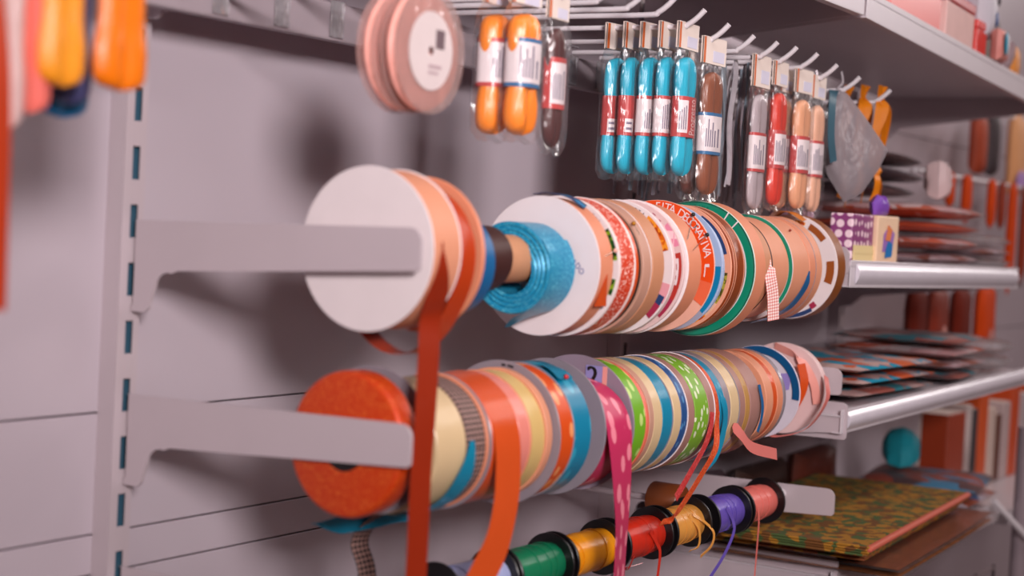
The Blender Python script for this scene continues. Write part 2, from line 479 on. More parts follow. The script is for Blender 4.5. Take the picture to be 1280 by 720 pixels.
# ---- upper row
t, p = spool('large plain white disc spool with peach rim, first in the upper row', .012, Y1, ZS,
  [('front_flange', 0, .0016, .0653, card_white), ('ribbon', .0016, .0385, .0638, peach2), ('back_flange', .0385, .040, .0645, card_white)], hole=.0083)
tail(t, 'ribbon_tail', [(.0245, Y1-.0648, -.066), (.0270, Y1-.0640, -.088), (.0320, Y1-.0560, -.110), (.0350, Y1-.0490, -.128), (.0310, -.2945, -.155), (.0235, -.2995, -.200), (.0210, -.3000, -.250), (.0230, -.2990, -.330), (.024, -.298, -.46)],
     [.0015]*3+[.004, .006, .008, .010, .012, .014, .016, .018, .020, .022, .024, .026]+[.0275]*60, (1, 0, 0), rust_rib, 8)
t, p = spool('orange-red satin spool with a loose hanging loop and peach disc, second in the upper row', .0535, Y1, -.078,
  [('ribbon', .0, .0255, .0560, orange_red), ('back_flange', .0290, .0330, .0640, peach)], hole=.0115)
tail(t, 'loose_loop', [(.0665, Y1-r_*math.cos(math.radians(a_)), -.078+r_*math.sin(math.radians(a_))) for a_, r_ in ((72, .0572), (50, .0580), (28, .0588), (5, .0596), (-18, .0606), (-40, .0640), (-60, .0720), (-78, .0800), (-95, .0810), (-112, .0770), (-128, .0700), (-145, .0620), (-160, .0580))], .0235, (1, 0, 0), orange_red, 5)
spool('blue satin roll squeezed between the peach disc and the dark brown roll, upper row', .102, Y1, -.0845,
  [('ribbon', 0, .0285, .045, blue)], hole=.018)
spool('small dark brown scalloped roll on the kraft tube, upper row', .1405, Y1, -.0805,
  [('ribbon', 0, .042, .029, dkbrown)], hole=.0235)
spool('bare kraft cardboard tube between the brown roll and the teal glitter roll, upper row', .134, Y1, -.0805,
  [('tube_body', 0, .1, .0218, kraft)], hole=.0142, name='cardboard_tube', cat='cardboard tube')
t, p = spool('wide teal glitter ribbon roll in front of the big white disc, upper row', .2225, Y1, -.0885,
  [('ribbon', 0, .0440, .0415, teal_glit, 'loose')], hole=.0235)
arc_ = [(.2445, Y1-.0424*math.cos(math.radians(a_)), -.0885+.0424*math.sin(math.radians(a_))) for a_ in range(40, -66, -15)]
tail(t, 'ribbon_tail', arc_+[(.2460, -.2420, -.1345), (.2530, -.2240, -.1440)], [.0435]*42+[.0435-.0028*i for i in range(1, 15)]+[.001]*9, (1, 0, 0), teal_glit, 6)
t, p = spool('spool with large white face marked in blue ink behind the teal glitter roll, upper row', .2731, Y1, Z1,
  [('front_flange', 0, .0014, .0645, card_white), ('ribbon', .0014, .0280, .0632, peach)])
mb = MB()
for ch, u, v in (('L', .0335, .0085), ('A', .0375, .0055), ('D', .0415, .0020), ('O', .0455, -.0025)):
    put_text(mb, ch, .0075, lambda a, b, u=u, v=v: (-.0006, -(u+a*.75+b*.65), v-a*.65+b*.75))
mb.build('ink_marking', ink_blue, t)
mb = MB(); mb.v += [(.005, -.0575, -.034), (.027, -.0575, -.034), (.014, -.0645, -.004), (.005, -.0580, -.0335), (.027, -.0580, -.0335), (.014, -.0650, -.004)]
mb.face((0, 1, 2)); mb.face((3, 5, 4)); mb.face((0, 2, 5, 3)); mb.face((1, 4, 5, 2)); mb.face((0, 3, 4, 1)); mb.build('ribbon_end', orange, t)
tail(t, 'ribbon_scrap', [(.280, Y1+.012, Z1+.0655), (.283, Y1-.004, Z1+.0675), (.288, Y1-.022, Z1+.0640), (.294, Y1-.034, Z1+.0560)], .014, (1, 0, 0), patt('blue_photo_ribbon', '#14335f', '#1f84b5', 'leaf', 120, .35))
pin(t, (.297, Y1-.0665, Z1+.018), (.286, Y1-.061, Z1+.012), M('pin_head_pink', '#e6b4a4', .3))

t, p = spool('white spool with a green photo label and snowflake-print orange ribbon, upper row', .3062, Y1, Z1,
  [('front_flange', 0, .0012, .0660, card_white), ('ribbon', .0042, .0305, .0655, snow), ('back_flange', .0308, .0325, .0662, card_white)])
patches(t, 'label', [leaf_pr, black, white_print], [('s', .050, .0645, 8, 36, 0), ('s', .056, .0640, -22, -8, 0), ('arc', 'FITAS', .0045, .0605, 62, 46, 1)])
for x0 in (.0012, .0285):
    mb = MB(); mb.lathe([(x0, .064), (x0, .0659), (x0+.003, .0659), (x0+.003, .064)], 96); mb.build('ribbon_border', satin('white_border_ribbon', '#ecd5cd', .5), t)
spool('narrow plain orange ribbon spool next to the snowflake-print one, upper row', .3392, Y1, Z1,
  [('ribbon', 0, .0068, .0650, orange)])
spool('narrow black ribbon spool between orange and tan ones, upper row', .3464, Y1, Z1, [('ribbon', 0, .0072, .0638, satin('black_ribbon', '#241a18', .5))])
t, p = spool('greyish peach ribbon spool held with a gold-headed pin, upper row', .3541, Y1, Z1,
  [('ribbon', 0, .0165, .0658, peach_gr), ('back_flange', .0166, .0180, .0655, card_white)])
pin(t, (.3520, -.2960, -.0430), (.3560, -.3010, -.0530), M('pin_head_gold', '#c98a2c', .25, metal=.6))
spool('tan kraft-coloured ribbon spool before the picture labels, upper row', .3736, Y1, Z1,
  [('ribbon', 0, .0240, .0659, peach_dk)])
t, p = spool('white-faced spool with an orange photo and small black lettering, upper row', .4140, Y1, Z1,
  [('front_flange', 0, .0016, .0668, white_print), ('ribbon', .0016, .010, .0655, pale_pink)])
patches(t, 'label', [orange_photo, black, pink_pr, navy_pr, crimson_pr, white_print],
  [('s', .0445, .0640, 18, 55, 0), ('arc', 'COMPLETA', .0048, .0615, 92, 60, 1), ('s', .056, .0665, -30, -12, 2), ('s', .050, .0650, -34, -24, 3), ('s', .050, .0655, -48, -33, 4)])
t, p = spool('pink-labelled spool with a red panel and white figure-of-eight shape, upper row', .4365, Y1, Z1,
  [('front_flange', 0, .0016, .0672, pale_pink), ('ribbon', .0016, .008, .0655, pale_pink), ('back_flange', .0082, .0102, .0680, card_white)])
eight = []
patches(t, 'label', [pink_pr, red_pr, crimson_pr, white_print, patt('pink_lattice_print', '#e58aa5', '#f6cfd4', 'check', 130, .5, coord='Object')],
  [('s', .042, .0655, 22, 45, 4), ('s', .046, .0650, -28, 16, 1), ('s', .046, .0650, -48, -28, 2),
   ('s', .0535, .0620, 6, 11, 3), ('s', .0535, .0620, -14, -9, 3), ('s', .0535, .0555, -13, 10, 3), ('s', .0600, .0620, 0, 10, 3), ('s', .0600, .0620, -13, -5, 3), ('s', .0570, .0620, -5, 0, 3),
   ('s', .059, .063, 58, 62, 2), ('s', .059, .062, 68, 73, 2), ('s', .059, .062, 50, 53, 2)])
t, p = spool('peach ribbon spool pinned with two black-headed pins before the orange lettered label, upper row', .4478, Y1, Z1,
  [('ribbon', 0, .0315, .0655, peach)])
pin(t, (.5000, -.2850, -.0300), (.4540, -.3030, -.0555), black)
pin(t, (.5010, -.3015, -.0500), (.4590, -.3075, -.0660), black)
t, p = spool('spool with orange face lettered FITA DECORATIVA in white, upper row', .5036, Y1, -.0852,
  [('front_flange', 0, .0016, .0687, M('salmon_card', '#e8b09a', .5)), ('ribbon', .0016, .008, .0640, teal)])
patches(t, 'label', [orange_br, white_print, M('salmon_red_print', '#ea6a44', .5)], [('s', .0480, .0682, -12, 180, 0), ('s', .048, .0682, -34, -12, 2), ('arc', 'FITA DECORATIVA', .0128, .0615, 90, 15, 1), ('s', .0575, .0588, -8, 4, 1), ('s', .0580, .0630, 2, 5, 1)])
t, p = spool('pale blue-faced spool with a teal lower band, right behind the orange lettered one', .5256, Y1, Z1,
  [('front_flange', 0, .0014, .0672, pale_blue), ('ribbon', .0014, .010, .0650, pale_blue)])
patches(t, 'label', [teal_m, grey_print], [('s', .046, .0655, -44, 4, 0), ('s', .046, .0670, -80, -44, 1)])
t, p = spool('spool with navy and olive picture label before the brown satin spool, upper row', .5470, Y1, Z1,
  [('front_flange', 0, .0014, .0672, salmon_pr), ('ribbon', .0014, .0070, .0655, salmon_pr)])
patches(t, 'label', [navy_pr, patt('olive_photo', '#6d6a18', '#a89a3a', 'floral', 300, .5, '#4b4210', 'Object'), M('peach_print', '#e9b89c', .5), orange_photo], [('s', .050, .0640, 34, 62, 0), ('s', .055, .0640, 16, 34, 0), ('s', .052, .0635, -34, -2, 1), ('s', .052, .0640, -50, -34, 2), ('s', .052, .0640, -62, -50, 3)])
t, p = spool('brown satin ribbon spool with pale edge lines, before the big green disc, upper row', .5550, Y1, Z1,
  [('ribbon', .0, .0285, .0665, brown)])
for x0 in (.001, .0058, .025):
    mb = MB(); mb.lathe([(x0, .0655), (x0, .0669), (x0+.0011, .0669), (x0+.0011, .0655)], 96); mb.build('edge_line', M('edge_line', '#d99a80', .5), t)
t, p = spool('largest spool of the upper row, broad green ring label with white spokes and peach rim', .5936, Y1, -.0875,
  [('front_flange', 0, .0018, .0737, M('pale_green_card', '#c5d8cb', .5)), ('ribbon', .0018, .0296, .0733, peach)])
patches(t, 'label', [green_pr, green_dk, white_print], [('s', .0625, .0728, -180, 180, 0), ('s', .0625, .0632, -180, 180, 1), ('s', .0718, .0733, -180, 180, 1), ('s', .063, .0735, 57.3, 58.6, 2), ('s', .063, .0735, 45.8, 47.1, 2), ('s', .0622, .0637, -60, 180, 2), ('arc', 'DECORATIVA', .0055, .0672, 116, 78, 1)])
t, p = spool('peach disc spool with brown arcs and a hanging pink checked ribbon end, upper row', .6500, Y1, -.086,
  [('front_flange', 0, .0014, .0600, peach2), ('ribbon', .0014, .0200, .0596, peach_dk), ('brown_edge', .0201, .0222, .0600, dkbrown), ('inner_ribbon', .0223, .0690, .0588, peach2), ('back_edge', .0691, .0715, .0580, kraft)])
patches(t, 'label', [dkbrown, kraft, peach, blue], [('s', .0515, .0528, -70, 80, 0), ('s', .044, .0452, -60, 70, 1), ('s', .056, .0585, -40, -5, 2)])
tail(t, 'ribbon_tail', [(.664, Y1-.0575, -.074), (.661, Y1-.0622, -.092), (.667, Y1-.0640, -.114), (.672, Y1-.0640, -.141)], [.006]*4+[.0165]*21, (1, -.45, 0), picot)
t, p = spool('second green-ringed disc spool, smaller, with peach rim and a dark blue ribbon end, upper row', .7236, Y1, -.086,
  [('front_flange', 0, .0016, .0622, M('grey_white_card', '#cdbfc0', .5)), ('ribbon', .0016, .0495, .0618, peach2)])
patches(t, 'label', [green_pr, peach, white_print], [('s', .0575, .0618, -55, 180, 0), ('s', .020, .0505, -180, 180, 1), ('s', .0565, .0575, -55, 180, 2)])
tail(t, 'ribbon_tail', [(.772, Y1-.0628, -.086), (.768, Y1-.0605, -.104), (.758, Y1-.0480, -.128), (.745, Y1-.0300, -.142), (.730, Y1-.012, -.149)], [.002, .004, .006, .008, .010, .012, .013, .014]+[.015]*25, (1, 0, 0), blue)
pin(t, (.752, Y1-.0440, -.086+.0460), (.755, Y1-.040, -.086+.040), M('pin_head_red', '#8c2a1c', .3), .0016)
spool('peach ribbon spool with a thin grey edge between green ring and white label, upper row', .7740, Y1, -.086,
  [('ribbon', 0, .0185, .0619, peach), ('edge', .0186, .0196, .0622, grey_fl)])
spool('second thin peach ribbon spool right before the white and brown label, upper row', .7940, Y1, -.086, [('ribbon', 0, .0190, .0616, peach2), ('edge', .0191, .0199, .0618, kraft)])
t, p = spool('last upper-row spool, white face with brown print and ochre satin rim', .8569, Y1, -.084,
  [('front_flange', 0, .0016, .0640, card_white), ('ribbon', .0016, .0290, .0636, ochre)])
patches(t, 'label', [M('brown_print', '#9a4f1c', .5), orange_photo, navy_pr, crimson_pr], [('s', .0500, .0600, -18, 10, 0), ('s', .052, .060, 38, 64, 0), ('s', .054, .058, 70, 84, 1), ('s', .058, .063, -88, -56, 2), ('s', .054, .061, -56, -48, 3)])
tail(t, 'loose_ribbon', [(.862, Y1+.030, -.0290), (.845, Y1+.010, -.0185), (.835, Y1-.010, -.0180), (.838, Y1-.026, -.0270)], .022, (1, 0, 0), amber)

# ---- middle row
t, p = spool('orange glitter ribbon roll behind the near bracket, first in the middle row', .0050, Y2, -.2297,
  [('ribbon', 0, .0225, .0578, orange_glit, 'round'), ('core', -.0006, .0155, .0210, black_pl)], hole=.0083)  # black core paints in the shade of the roll's open hole
t, p = spool('grey plastic spool of pale cream satin, second in the middle row', .0390, Y2, -.2355,
  [('ribbon', .0150, .0560, .0552, cream)], hole=.0140)
mb = MB(); mb.lathe([(0, .0205), (0, .0594), (.0005, .0600), (.0011, .0600), (.0016, .0594), (.0016, .0205)], 112, c=(0, .0068)); mb.build('front_flange', grey_fl, t)
mb = MB(); mb.lathe([(.0016, .030), (.0150, .030)], 64, loop=False); mb.build('core', grey_fl, t)
t, p = spool('black mesh ribbon spool wrapped in a teal ribbon, with hanging mesh end, middle row', .0975, Y2, -.236,
  [('ribbon', 0, .0255, .0560, mesh_rib), ('back_flange', .0256, .0290, .0575, peach)], hole=.0143)
lp = []
for k in range(20):
    a = math.radians(8-k*7.6); lp.append((.0995-.0022*k*.5, Y2-.0588*math.cos(a), -.236+.0588*math.sin(a)))
tail(t, 'teal_ribbon', lp, [.006+.0022*i for i in range(8)]+[.0225]*40, (1, 0, .0), teal, 2)
tail(t, 'teal_ribbon_end', [(.122, Y2+.020, -.2975), (.116, Y2+.036, -.302), (.104, Y2+.050, -.3085), (.078, Y2+.060, -.3110), (.052, Y2+.066, -.3080)], [.021]*22+[.021-.0022*i for i in range(9)]+[.001]*9, (.25, -.45, .85), teal, 8)
tail(t, 'mesh_tail', [(.110, Y2+.012, -.2920), (.110, Y2+.040, -.305), (.110, Y2+.060, -.329), (.110, Y2+.050, -.359), (.110, Y2+.046, -.43)], .020, (1, -.2, 0), mesh_rib)
t, p = spool('orange satin spool with a grey flange and a long hanging orange end, middle row', .1283, Y2, -.237,
  [('front_flange', 0, .0016, .0585, grey_fl), ('blue_edge', .0016, .0046, .0560, blue), ('ribbon', .0048, .0450, .0568, orange)], hole=.0153)
tail(t, 'ribbon_tail', [(.1535, Y2-.0572*math.cos(math.radians(a_)), -.237+.0572*math.sin(math.radians(a_))) for a_ in (100, 80, 60, 40, 20)]+[(.1535, Y2-.0585, -.236), (.1530, Y2-.0605, -.256), (.150, -.298, -.284), (.139, -.298, -.318), (.117, -.298, -.343), (.09, -.298, -.372)], .0380, (1, 0, .05), orange)
spool('pink satin spool right after the orange satin one, middle row', .1738, Y2, -.237, [('ribbon', 0, .0178, .0568, pink)], hole=.0153)
spool('pale gold satin spool with peach flange, middle row, before the orange leaf print', .1920, Y2, -.237, [('edge', 0, .0030, .0572, peach), ('ribbon', .0031, .0262, .0560, cream_gold), ('back_flange', .0263, .0355, .0582, peach2)], hole=.0153)
t, p = spool('orange leaf-print ribbon spool with wide grey front flange, middle row', .2285, Y2, -.238,
  [('front_flange', 0, .0016, .0655, grey_fl), ('ribbon', .0018, .0285, .0622, or_leaf), ('back_flange', .0288, .0302, .0630, grey_fl)], hole=.0163)
patches(t, 'flange_marking', [black], [('s', .0605, .0625, 78, 84, 0), ('s', .0605, .0625, 86, 90, 0)])
t, p = spool('teal satin spool with a red-headed pin holding its folded end, middle row', .2592, Y2, -.238,
  [('ribbon', 0, .0310, .0622, patt('teal_leaf_ribbon', '#077fa2', '#2d9fbd', 'leaf', 70, .28)), ('core_ribbon', .0311, .0440, .050, patt('lilac_ribbon', '#8d6fae', '#6f8cc0', 'leaf', 90, .4))], hole=.0163)
tail(t, 'folded_end', [(.2745, Y2-.0180, -.1765), (.2755, Y2-.0300, -.1805), (.2765, Y2-.0400, -.1880)], .0330, (1, 0, -.15), teal)
pin(t, (.2730, Y2-.0420, -.1860), (.280, Y2-.0300, -.183), M('pin_head_scarlet', '#c4252a', .3), .0024)
t, p = spool('pink leaf-print ribbon spool with long hanging end and numbered sticker, middle row', .3120, Y2, -.239,
  [('front_flange', 0, .0016, .0648, grey_fl), ('back_flange', .0530, .0546, .0660, lilac_fl)], hole=.0173)
mb = MB(); mb.lathe([(.0020, .022), (.0020, .0530), (.0026, .0536), (.0518, .0536), (.0524, .0530), (.0524, .022)], 112, c=(-.003, -.0080)); mb.build('ribbon', pk_leaf, t)
tail(t, 'ribbon_tail', [(.3385, Y2-r_*math.cos(math.radians(a_)), -.239+r_*math.sin(math.radians(a_))) for a_, r_ in ((84, .0462), (64, .0480), (46, .0530), (28, .0585), (12, .0625))]+[(.3395, Y2-.0650, -.242), (.3415, Y2-.0665, -.260), (.346, -.3030, -.290), (.350, -.3030, -.325), (.350, -.3030, -.360), (.349, -.303, -.45)], .0460, [(1, 0, 0)]*6+[(1, .06, 0), (1, .14, 0), (1, .24, 0), (1, .28, 0), (1, .28, 0)], pk_leaf)
st = MB(); st.box((.0518, -.0200, .0460), (.0006, .0190, .0220)); so = st.build('sticker', M('lilac_sticker', '#8f8cc2', .5), t)
mb = MB()
for q, dx in enumerate((-.0008, -.0004, 0, .0004, .0008)): put_text(mb, '2', .0250, lambda a, b: (.05135-.00004*q, -.0190-a-dx+b*.15, .0465+b))
mb.build('sticker_digit', black, so)
mb = MB(); mb.box((.0515, -.0318, .0420), (.0006, .0050, .030)); mb.build('sticker_tab', M('sticker_pink', '#e39a90', .5), t)
seq = [('bright green leaf-print ribbon spool after the lilac-grey flange, middle row', .3690, .0325, gr_leaf, .0600, None),
 ('coral satin ribbon spool beside the bright green leaf print, middle row', .4020, .0060, coral, .0600, None),
 ('peach ribbon spool between coral and cream satin, middle row', .4084, .0098, peach_gr, .0603, None),
 ('cream gold satin spool just before the teal satin one at mid-row', .4186, .0186, cream, .0600, None),
 ('teal satin ribbon spool with clear edge in the tight middle of the middle row', .4378, .0222, teal, .0592, 'grey'),
 ('cream ribbon spool between teal and navy print, middle row', .4608, .0170, cream, .0600, None),
 ('navy printed ribbon spool with a thin white edge, middle row', .4782, .0142, nv_patt, .0600, 'white'),
 ('mauve ribbon spool before the green and white leaf print, middle row', .4930, .0160, mauve, .0602, None),
 ('green and white leaf-print ribbon spool, second green one of the middle row', .5094, .0320, gr_leaf2, .0600, None),
 ('mauve ribbon spool with a red glitter end hanging down, middle row', .5418, .0150, mauve, .0602, 'white'),
 ('orange glitter narrow ribbon spool with a hanging end, middle row', .5574, .0114, or_glit_r, .0598, None),
 ('narrow teal ribbon spool with a long curling teal end, middle row', .5694, .0134, teal, .0598, None),
 ('grey-edged mauve spool after the narrow teal one, middle row', .5832, .0138, M('grey_mauve', '#94858a', .4), .0601, None),
 ('cream white satin spool towards the far end of the middle row', .5974, .0220, cream, .0598, 'grey'),
 ('mauve ribbon spool before the ochre one, with a rose ribbon end, middle row', .6200, .0150, mauve, .0601, None),
 ('ochre gold ribbon spool near the far end of the middle row', .6352, .0118, satin('gold_ribbon', '#b98a4a', .4), .0600, None),
 ('last tightly packed mauve spool with a short blue end, middle row', .6474, .0300, mauve, .0602, None)]
SP = {}
for lab, X, w, m, R, edge in seq:
    sg = [('ribbon', .0001, w-.0012 if edge else w-.0002, R, m)]
    if edge: sg.append(('edge', w-.0012, w-.0001, R+.0008, card_white if edge == 'white' else grey_fl))
    t, p = spool(lab, X, Y2, -.239, sg, hole=.0173); SP[X] = t
tail(SP[.5418], 'ribbon_tail', [(.549, Y2-.0605, -.236), (.546, Y2-.0615, -.250), (.532, -.298, -.270), (.505, -.297, -.294), (.473, -.297, -.318)], .0090, (1, 0, .3), rd_glit_r)
tail(SP[.5574], 'ribbon_tail', [(.563, Y2-.0600, -.236), (.560, Y2-.0615, -.252), (.545, -.3040, -.274), (.515, -.3040, -.298), (.470, -.3020, -.330), (.440, -.300, -.341)], .0090, (1, 0, .3), or_glit_r)
tail(SP[.5694], 'ribbon_tail', [(.573, Y2-.0500, -.206), (.577, Y2-.0608, -.230), (.578, Y2-.0622, -.252), (.562, -.299, -.279), (.530, -.299, -.299)], [.004]*6+[.011]*20+[.011-.0015*i for i in range(7)], (1, 0, .3), teal)
tail(SP[.6474], 'ribbon_tail', [(.672, Y2-.0580, -.214), (.672, Y2-.0635, -.235), (.670, Y2-.0640, -.252), (.664, Y2-.0630, -.266)], .0060, (1, 0, 0), blue)
t, p = spool('peach spool with an orange ring near the far end of the middle row', .7020, Y2, -.237,
  [('ribbon', 0, .0200, .0552, peach2), ('ring', .0201, .0320, .0546, orange), ('back_roll', .0321, .0480, .0552, peach), ('back_flange', .0481, .0560, .0555, grey_fl)], hole=.0153)
t, p = spool('white disc spool with dark blue ribbon arc and lilac sticker, second from last, middle row', .8000, Y2, -.235,
  [('front_flange', 0, .0016, .0555, M('lilac_white_card', '#d8cdd8', .5)), ('ribbon', .0016, .012, .045, orange)], hole=.0135)
mb = MB(); mb.sector(-.0016, .0462, .0548, -6, 112); mb.sector(-.0012, .0462, .0548, -6, 112); mb.build('blue_ribbon', M('deep_blue_ribbon', '#0b4f7f', .35), t)
mb = MB(); mb.quad([(-.0006, -.028, .024), (-.0006, -.044, .026), (-.0006, -.041, .006), (-.0006, -.033, .004)]); mb.build('sticker', M('violet_sticker', '#9a86c8', .5), t)
t, p = spool('large pale pink disc spool with crossing pink and orange ribbons, last in the middle row', .8720, Y2, -.235,
  [('front_flange', 0, .0016, .0565, pale_pink), ('ribbon', .0016, .018, .0545, pale_pink)], hole=.0135)
tail(t, 'pink_ribbon_band', [(.8695, Y2+.010, -.1830), (.8690, Y2-.022, -.196), (.8690, Y2-.043, -.222), (.8695, Y2-.050, -.250)], .010, (.1, -.7, -.5), satin('light_pink_ribbon', '#eda295', .4))
tail(t, 'orange_ribbon_band', [(.8600, Y2-.030, -.2020), (.8590, Y2-.0360, -.226), (.8600, Y2-.026, -.252), (.862, Y2-.010, -.268)], .010, (.2, -.9, -.2), orange)
tail(t, 'pink_hanging_loop', [(.800, Y2+.020, -.268), (.820, Y2-.005, -.286), (.830, Y2-.022, -.289), (.840, Y2-.052, -.276), (.852, Y2-.069, -.242), (.868, Y2-.060, -.215)], .010, (1, 0, .1), satin('rose_ribbon', '#d9776f', .4))
tail(SP[.6200], 'pink_ribbon_end', [(.6040, -.2960, -.2540), (.6180, -.3010, -.2660), (.6430, -.3030, -.2810), (.712, -.3030, -.2950)], [.006, .009]+[.013]*29, (.15, .2, 1), satin('rose_ribbon', '#d9776f', .4))

# ---- bottom row: thread spools on black reels
Z3 = -.3720
def reel(label, x0, x1, m, R=.0283, r=.0207, y=Y2, z=Z3, dark=black_pl):
    w = x1-x0
    t, p = spool(label, x0, y, z, [('front_flange', 0, .0030, R, dark), ('back_flange', w-.0030, w, R, dark)], hole=.0083, name='thread_reel', cat='ribbon reel')
    mb = MB(); rnd = random.Random(int(x0*1000)); n = 26
    prof = [(.0031, .0085)]
    for i in range(n+1):
        q = i/n; prof.append((.0031+(w-.0062)*q, r-.0012*abs(2*q-1)**3+rnd.uniform(-.00035, .00035)))
    prof += [(w-.0031, .0085)]
    mb.lathe(prof, 72); wnd = mb.build('winding', m, t)
    mb = MB()                                     # a few turns wound on the slant
    for k in range(3):
        xa = .012+(w-.03)*rnd.random(); xs = rnd.uniform(-.012, .014); P = []
        for j in range(40):
            a = 2*PI*j/39; P.append((xa+xs*math.sin(a/2)**2, -(r+.0004)*math.cos(a), (r+.0004)*math.sin(a)))
        mb.strip(P, .0030, (1, 0, 0), .0005)
    mb.build('slanted_turn', m, wnd)
    return t
t = reel('pale lilac-blue ribbon reel, nearest in the bottom row', .142, .236, satin('lilac_blue_thread', '#a9b2dc', .35))
t = reel('emerald green ribbon reel with black ends in the bottom row', .2405, .3334, satin('emerald_thread', '#0f7a52', .26))
t = reel('golden yellow ribbon reel with black ends in the bottom row', .3400, .4350, satin('yellow_thread', '#f09a12', .3))
tail(t, 'thread_tail', [(.427, Y2-.0205, Z3+.006), (.428, Y2-.0225, Z3-.008), (.427, Y2-.022, Z3-.03), (.425, Y2-.022, Z3-.09)], .0035, (1, 0, 0), satin('yellow_thread', '#f09a12', .3))
t = reel('red ribbon reel with black ends and loose strands in the bottom row', .4460, .5423, satin('red_thread', '#cc2a16', .28))
tail(t, 'thread_tail', [(.500, Y2-.0205, Z3+.010), (.512, Y2-.0232, Z3-.004), (.519, Y2-.0240, -.388), (.516, Y2-.0235, -.420), (.512, Y2-.023, -.47)], .0050, (1, 0, 0), satin('red_thread', '#cc2a16', .28))
tail(t, 'loose_strand', [(.470, Y2-.019, Z3-.012), (.476, Y2-.010, Z3-.0275), (.490, Y2+.0, Z3-.030), (.503, Y2-.012, Z3-.025)], .0022, (1, 0, 0), satin('red_thread', '#cc2a16', .28))
t = reel('apricot ribbon reel with drooping loops in the bottom row', .5520, .6367, satin('apricot_thread', '#e09a45', .3))
tail(t, 'loose_loop', [(.607, Y2-.0170, Z3+.014), (.626, Y2-.0232, Z3+.004), (.636, Y2-.0300, -.380), (.632, Y2-.0300, -.394), (.612, Y2-.027, -.404)], .0045, (1, 0, 0), satin('apricot_thread', '#e09a45', .3))
tail(t, 'loose_strand', [(.598, Y2-.0170, Z3+.014), (.611, Y2-.0235, Z3-.002), (.612, Y2-.0240, Z3-.020), (.596, Y2-.021, Z3-.0245)], .0040, (1, 0, 0), satin('apricot_thread', '#e09a45', .3))
t = reel('violet ribbon reel with a hanging violet end in the bottom row', .6560, .7440, satin('violet_thread', '#6a55b8', .3))
tail(t, 'thread_tail', [(.690, Y2-.0190, Z3+.012), (.702, Y2-.0235, Z3-.006), (.702, Y2-.0240, -.392), (.680, Y2-.0230, -.415), (.650, Y2-.021, -.436)], .0060, (1, 0, 0), satin('violet_thread', '#6a55b8', .3))
t = reel('salmon pink ribbon reel with a thin hanging end, last in the bottom row', .7510, .8419, satin('salmon_thread', '#e4746a', .35))
tail(t, 'thread_tail', [(.775, Y2-.0205, Z3+.004), (.776, Y2-.0225, Z3-.01), (.777, Y2-.0225, -.40), (.774, Y2-.022, -.47)], .0032, (1, 0, 0), satin('salmon_thread', '#e4746a', .35))
t = thing('ribbon_roll', 'small brown ribbon roll on a wall peg, peeking out above the red reel', 'ribbon roll', (.705, -.172, -.3650))
mb = MB(); mb.lathe([(-.020, .0042), (-.020, .0190), (-.018, .0205), (.018, .0205), (.020, .0190), (.020, .0042)], 64, axis='y'); mb.build('ribbon', satin('brown_thread', '#7a3c16', .4), t)
t = thing('wall_peg', 'short dark wall peg carrying the small brown ribbon roll', 'peg', (.705, .019, -.3650))
mb = MB(); mb.tube([(0, 0, 0), (0, -.214, 0)], .0040, 10); mb.build('pin', white_steel, t)
mb = MB(); mb.box((0, -.0012, 0), (.03, .002, .03), .0006); mb.build('plate', white_steel, t)

# ------------------------------------------------------------------ peg rail and hooks
t = thing('peg_rail', 'grey metal peg rail along the top of the wall, carrying the white hooks', 'rail', (0, 0, 0))
rail_m = M('rail_grey', '#a79aa0', .4, .5)
mb = MB(); mb.box((.50, -.038, .1325), (1.24, .012, .036), .002); mb.build('bar', rail_m, t)
mb = MB(); mb.box((-.625, -.038, .1325), (.99, .012, .036), .002); mb.build('bar', rail_m, t)
for x in (.0, .898):
    b = bracket(x, .187, '', L=.050, tip=.040, rise=0, root=.06, parent=t, name='rail_bracket')
YT = -.275
hooks = {}
def peg(X, ztip, label, ytip=YT, zr=None):
    t = thing('peg_hook', label, 'hook', (X, -.044, ztip-.014), group='white hooks on the peg rail')
    o = Vector(t.location); zw = ztip-.014
    mb = MB(); L = ytip+.044
    mb.tube(smooth([(0, -.0015, 0), (0, L*.5, -.0005), (0, L+.030, -.001), (0, L+.018, .0015), (0, L+.008, .008), (0, L, .0155)], 6), .0029, 10); mb.build('wire', hook_white, t)
    mb = MB(); mb.box((0, -.0028, .1345-zw), (.020, .0016, .034), .0006); mb.box((0, .006, .0075), (.024, .017, .0016)); mb.build('back_clip', clear_thick, t)
    hooks[X] = zw
hk = [(.045, .150, 'hook carrying the pink organza reels'), (.125, .168, 'empty hook between the pink reels and orange skeins'), (.204, .172, 'hook carrying the orange skein packets'), (.268, .174, 'hook carrying the dark red-brown skein packet'),
 (.330, .178, 'empty hook right of the dark red-brown packet'), (.390, .180, 'empty hook left of the teal packets'), (.452, .183, 'uncovered hook directly above the teal packets'), (.520, .180, 'hook holding the teal skein packets'), (.580, .173, 'hook holding the bronze skein packets'),
 (.645, .169, 'empty-tipped hook between the bronze and clear packets'), (.710, .170, 'hook holding the clear silver skein packet'), (.766, .171, 'hook holding the bright red skein packet'), (.830, .171, 'hook holding the pair of apricot skein packets'), (.895, .165, 'hook holding the single pale apricot packet'), (.974, .158, 'hook holding the silver organza pouches'), (1.090, .153, 'hook holding the amber ribbon bows')]
for X, z, l in hk: peg(X, z, 'white upturned '+l)
for X, z, l in ((-.255, .15, 'hook holding the blurred orange packet at top left'), (-.305, .15, 'hook holding the blurred yellow packet at top left'), (-.397, .166, 'hook holding the long rust strip at the left edge')): peg(X, z, 'white '+l)

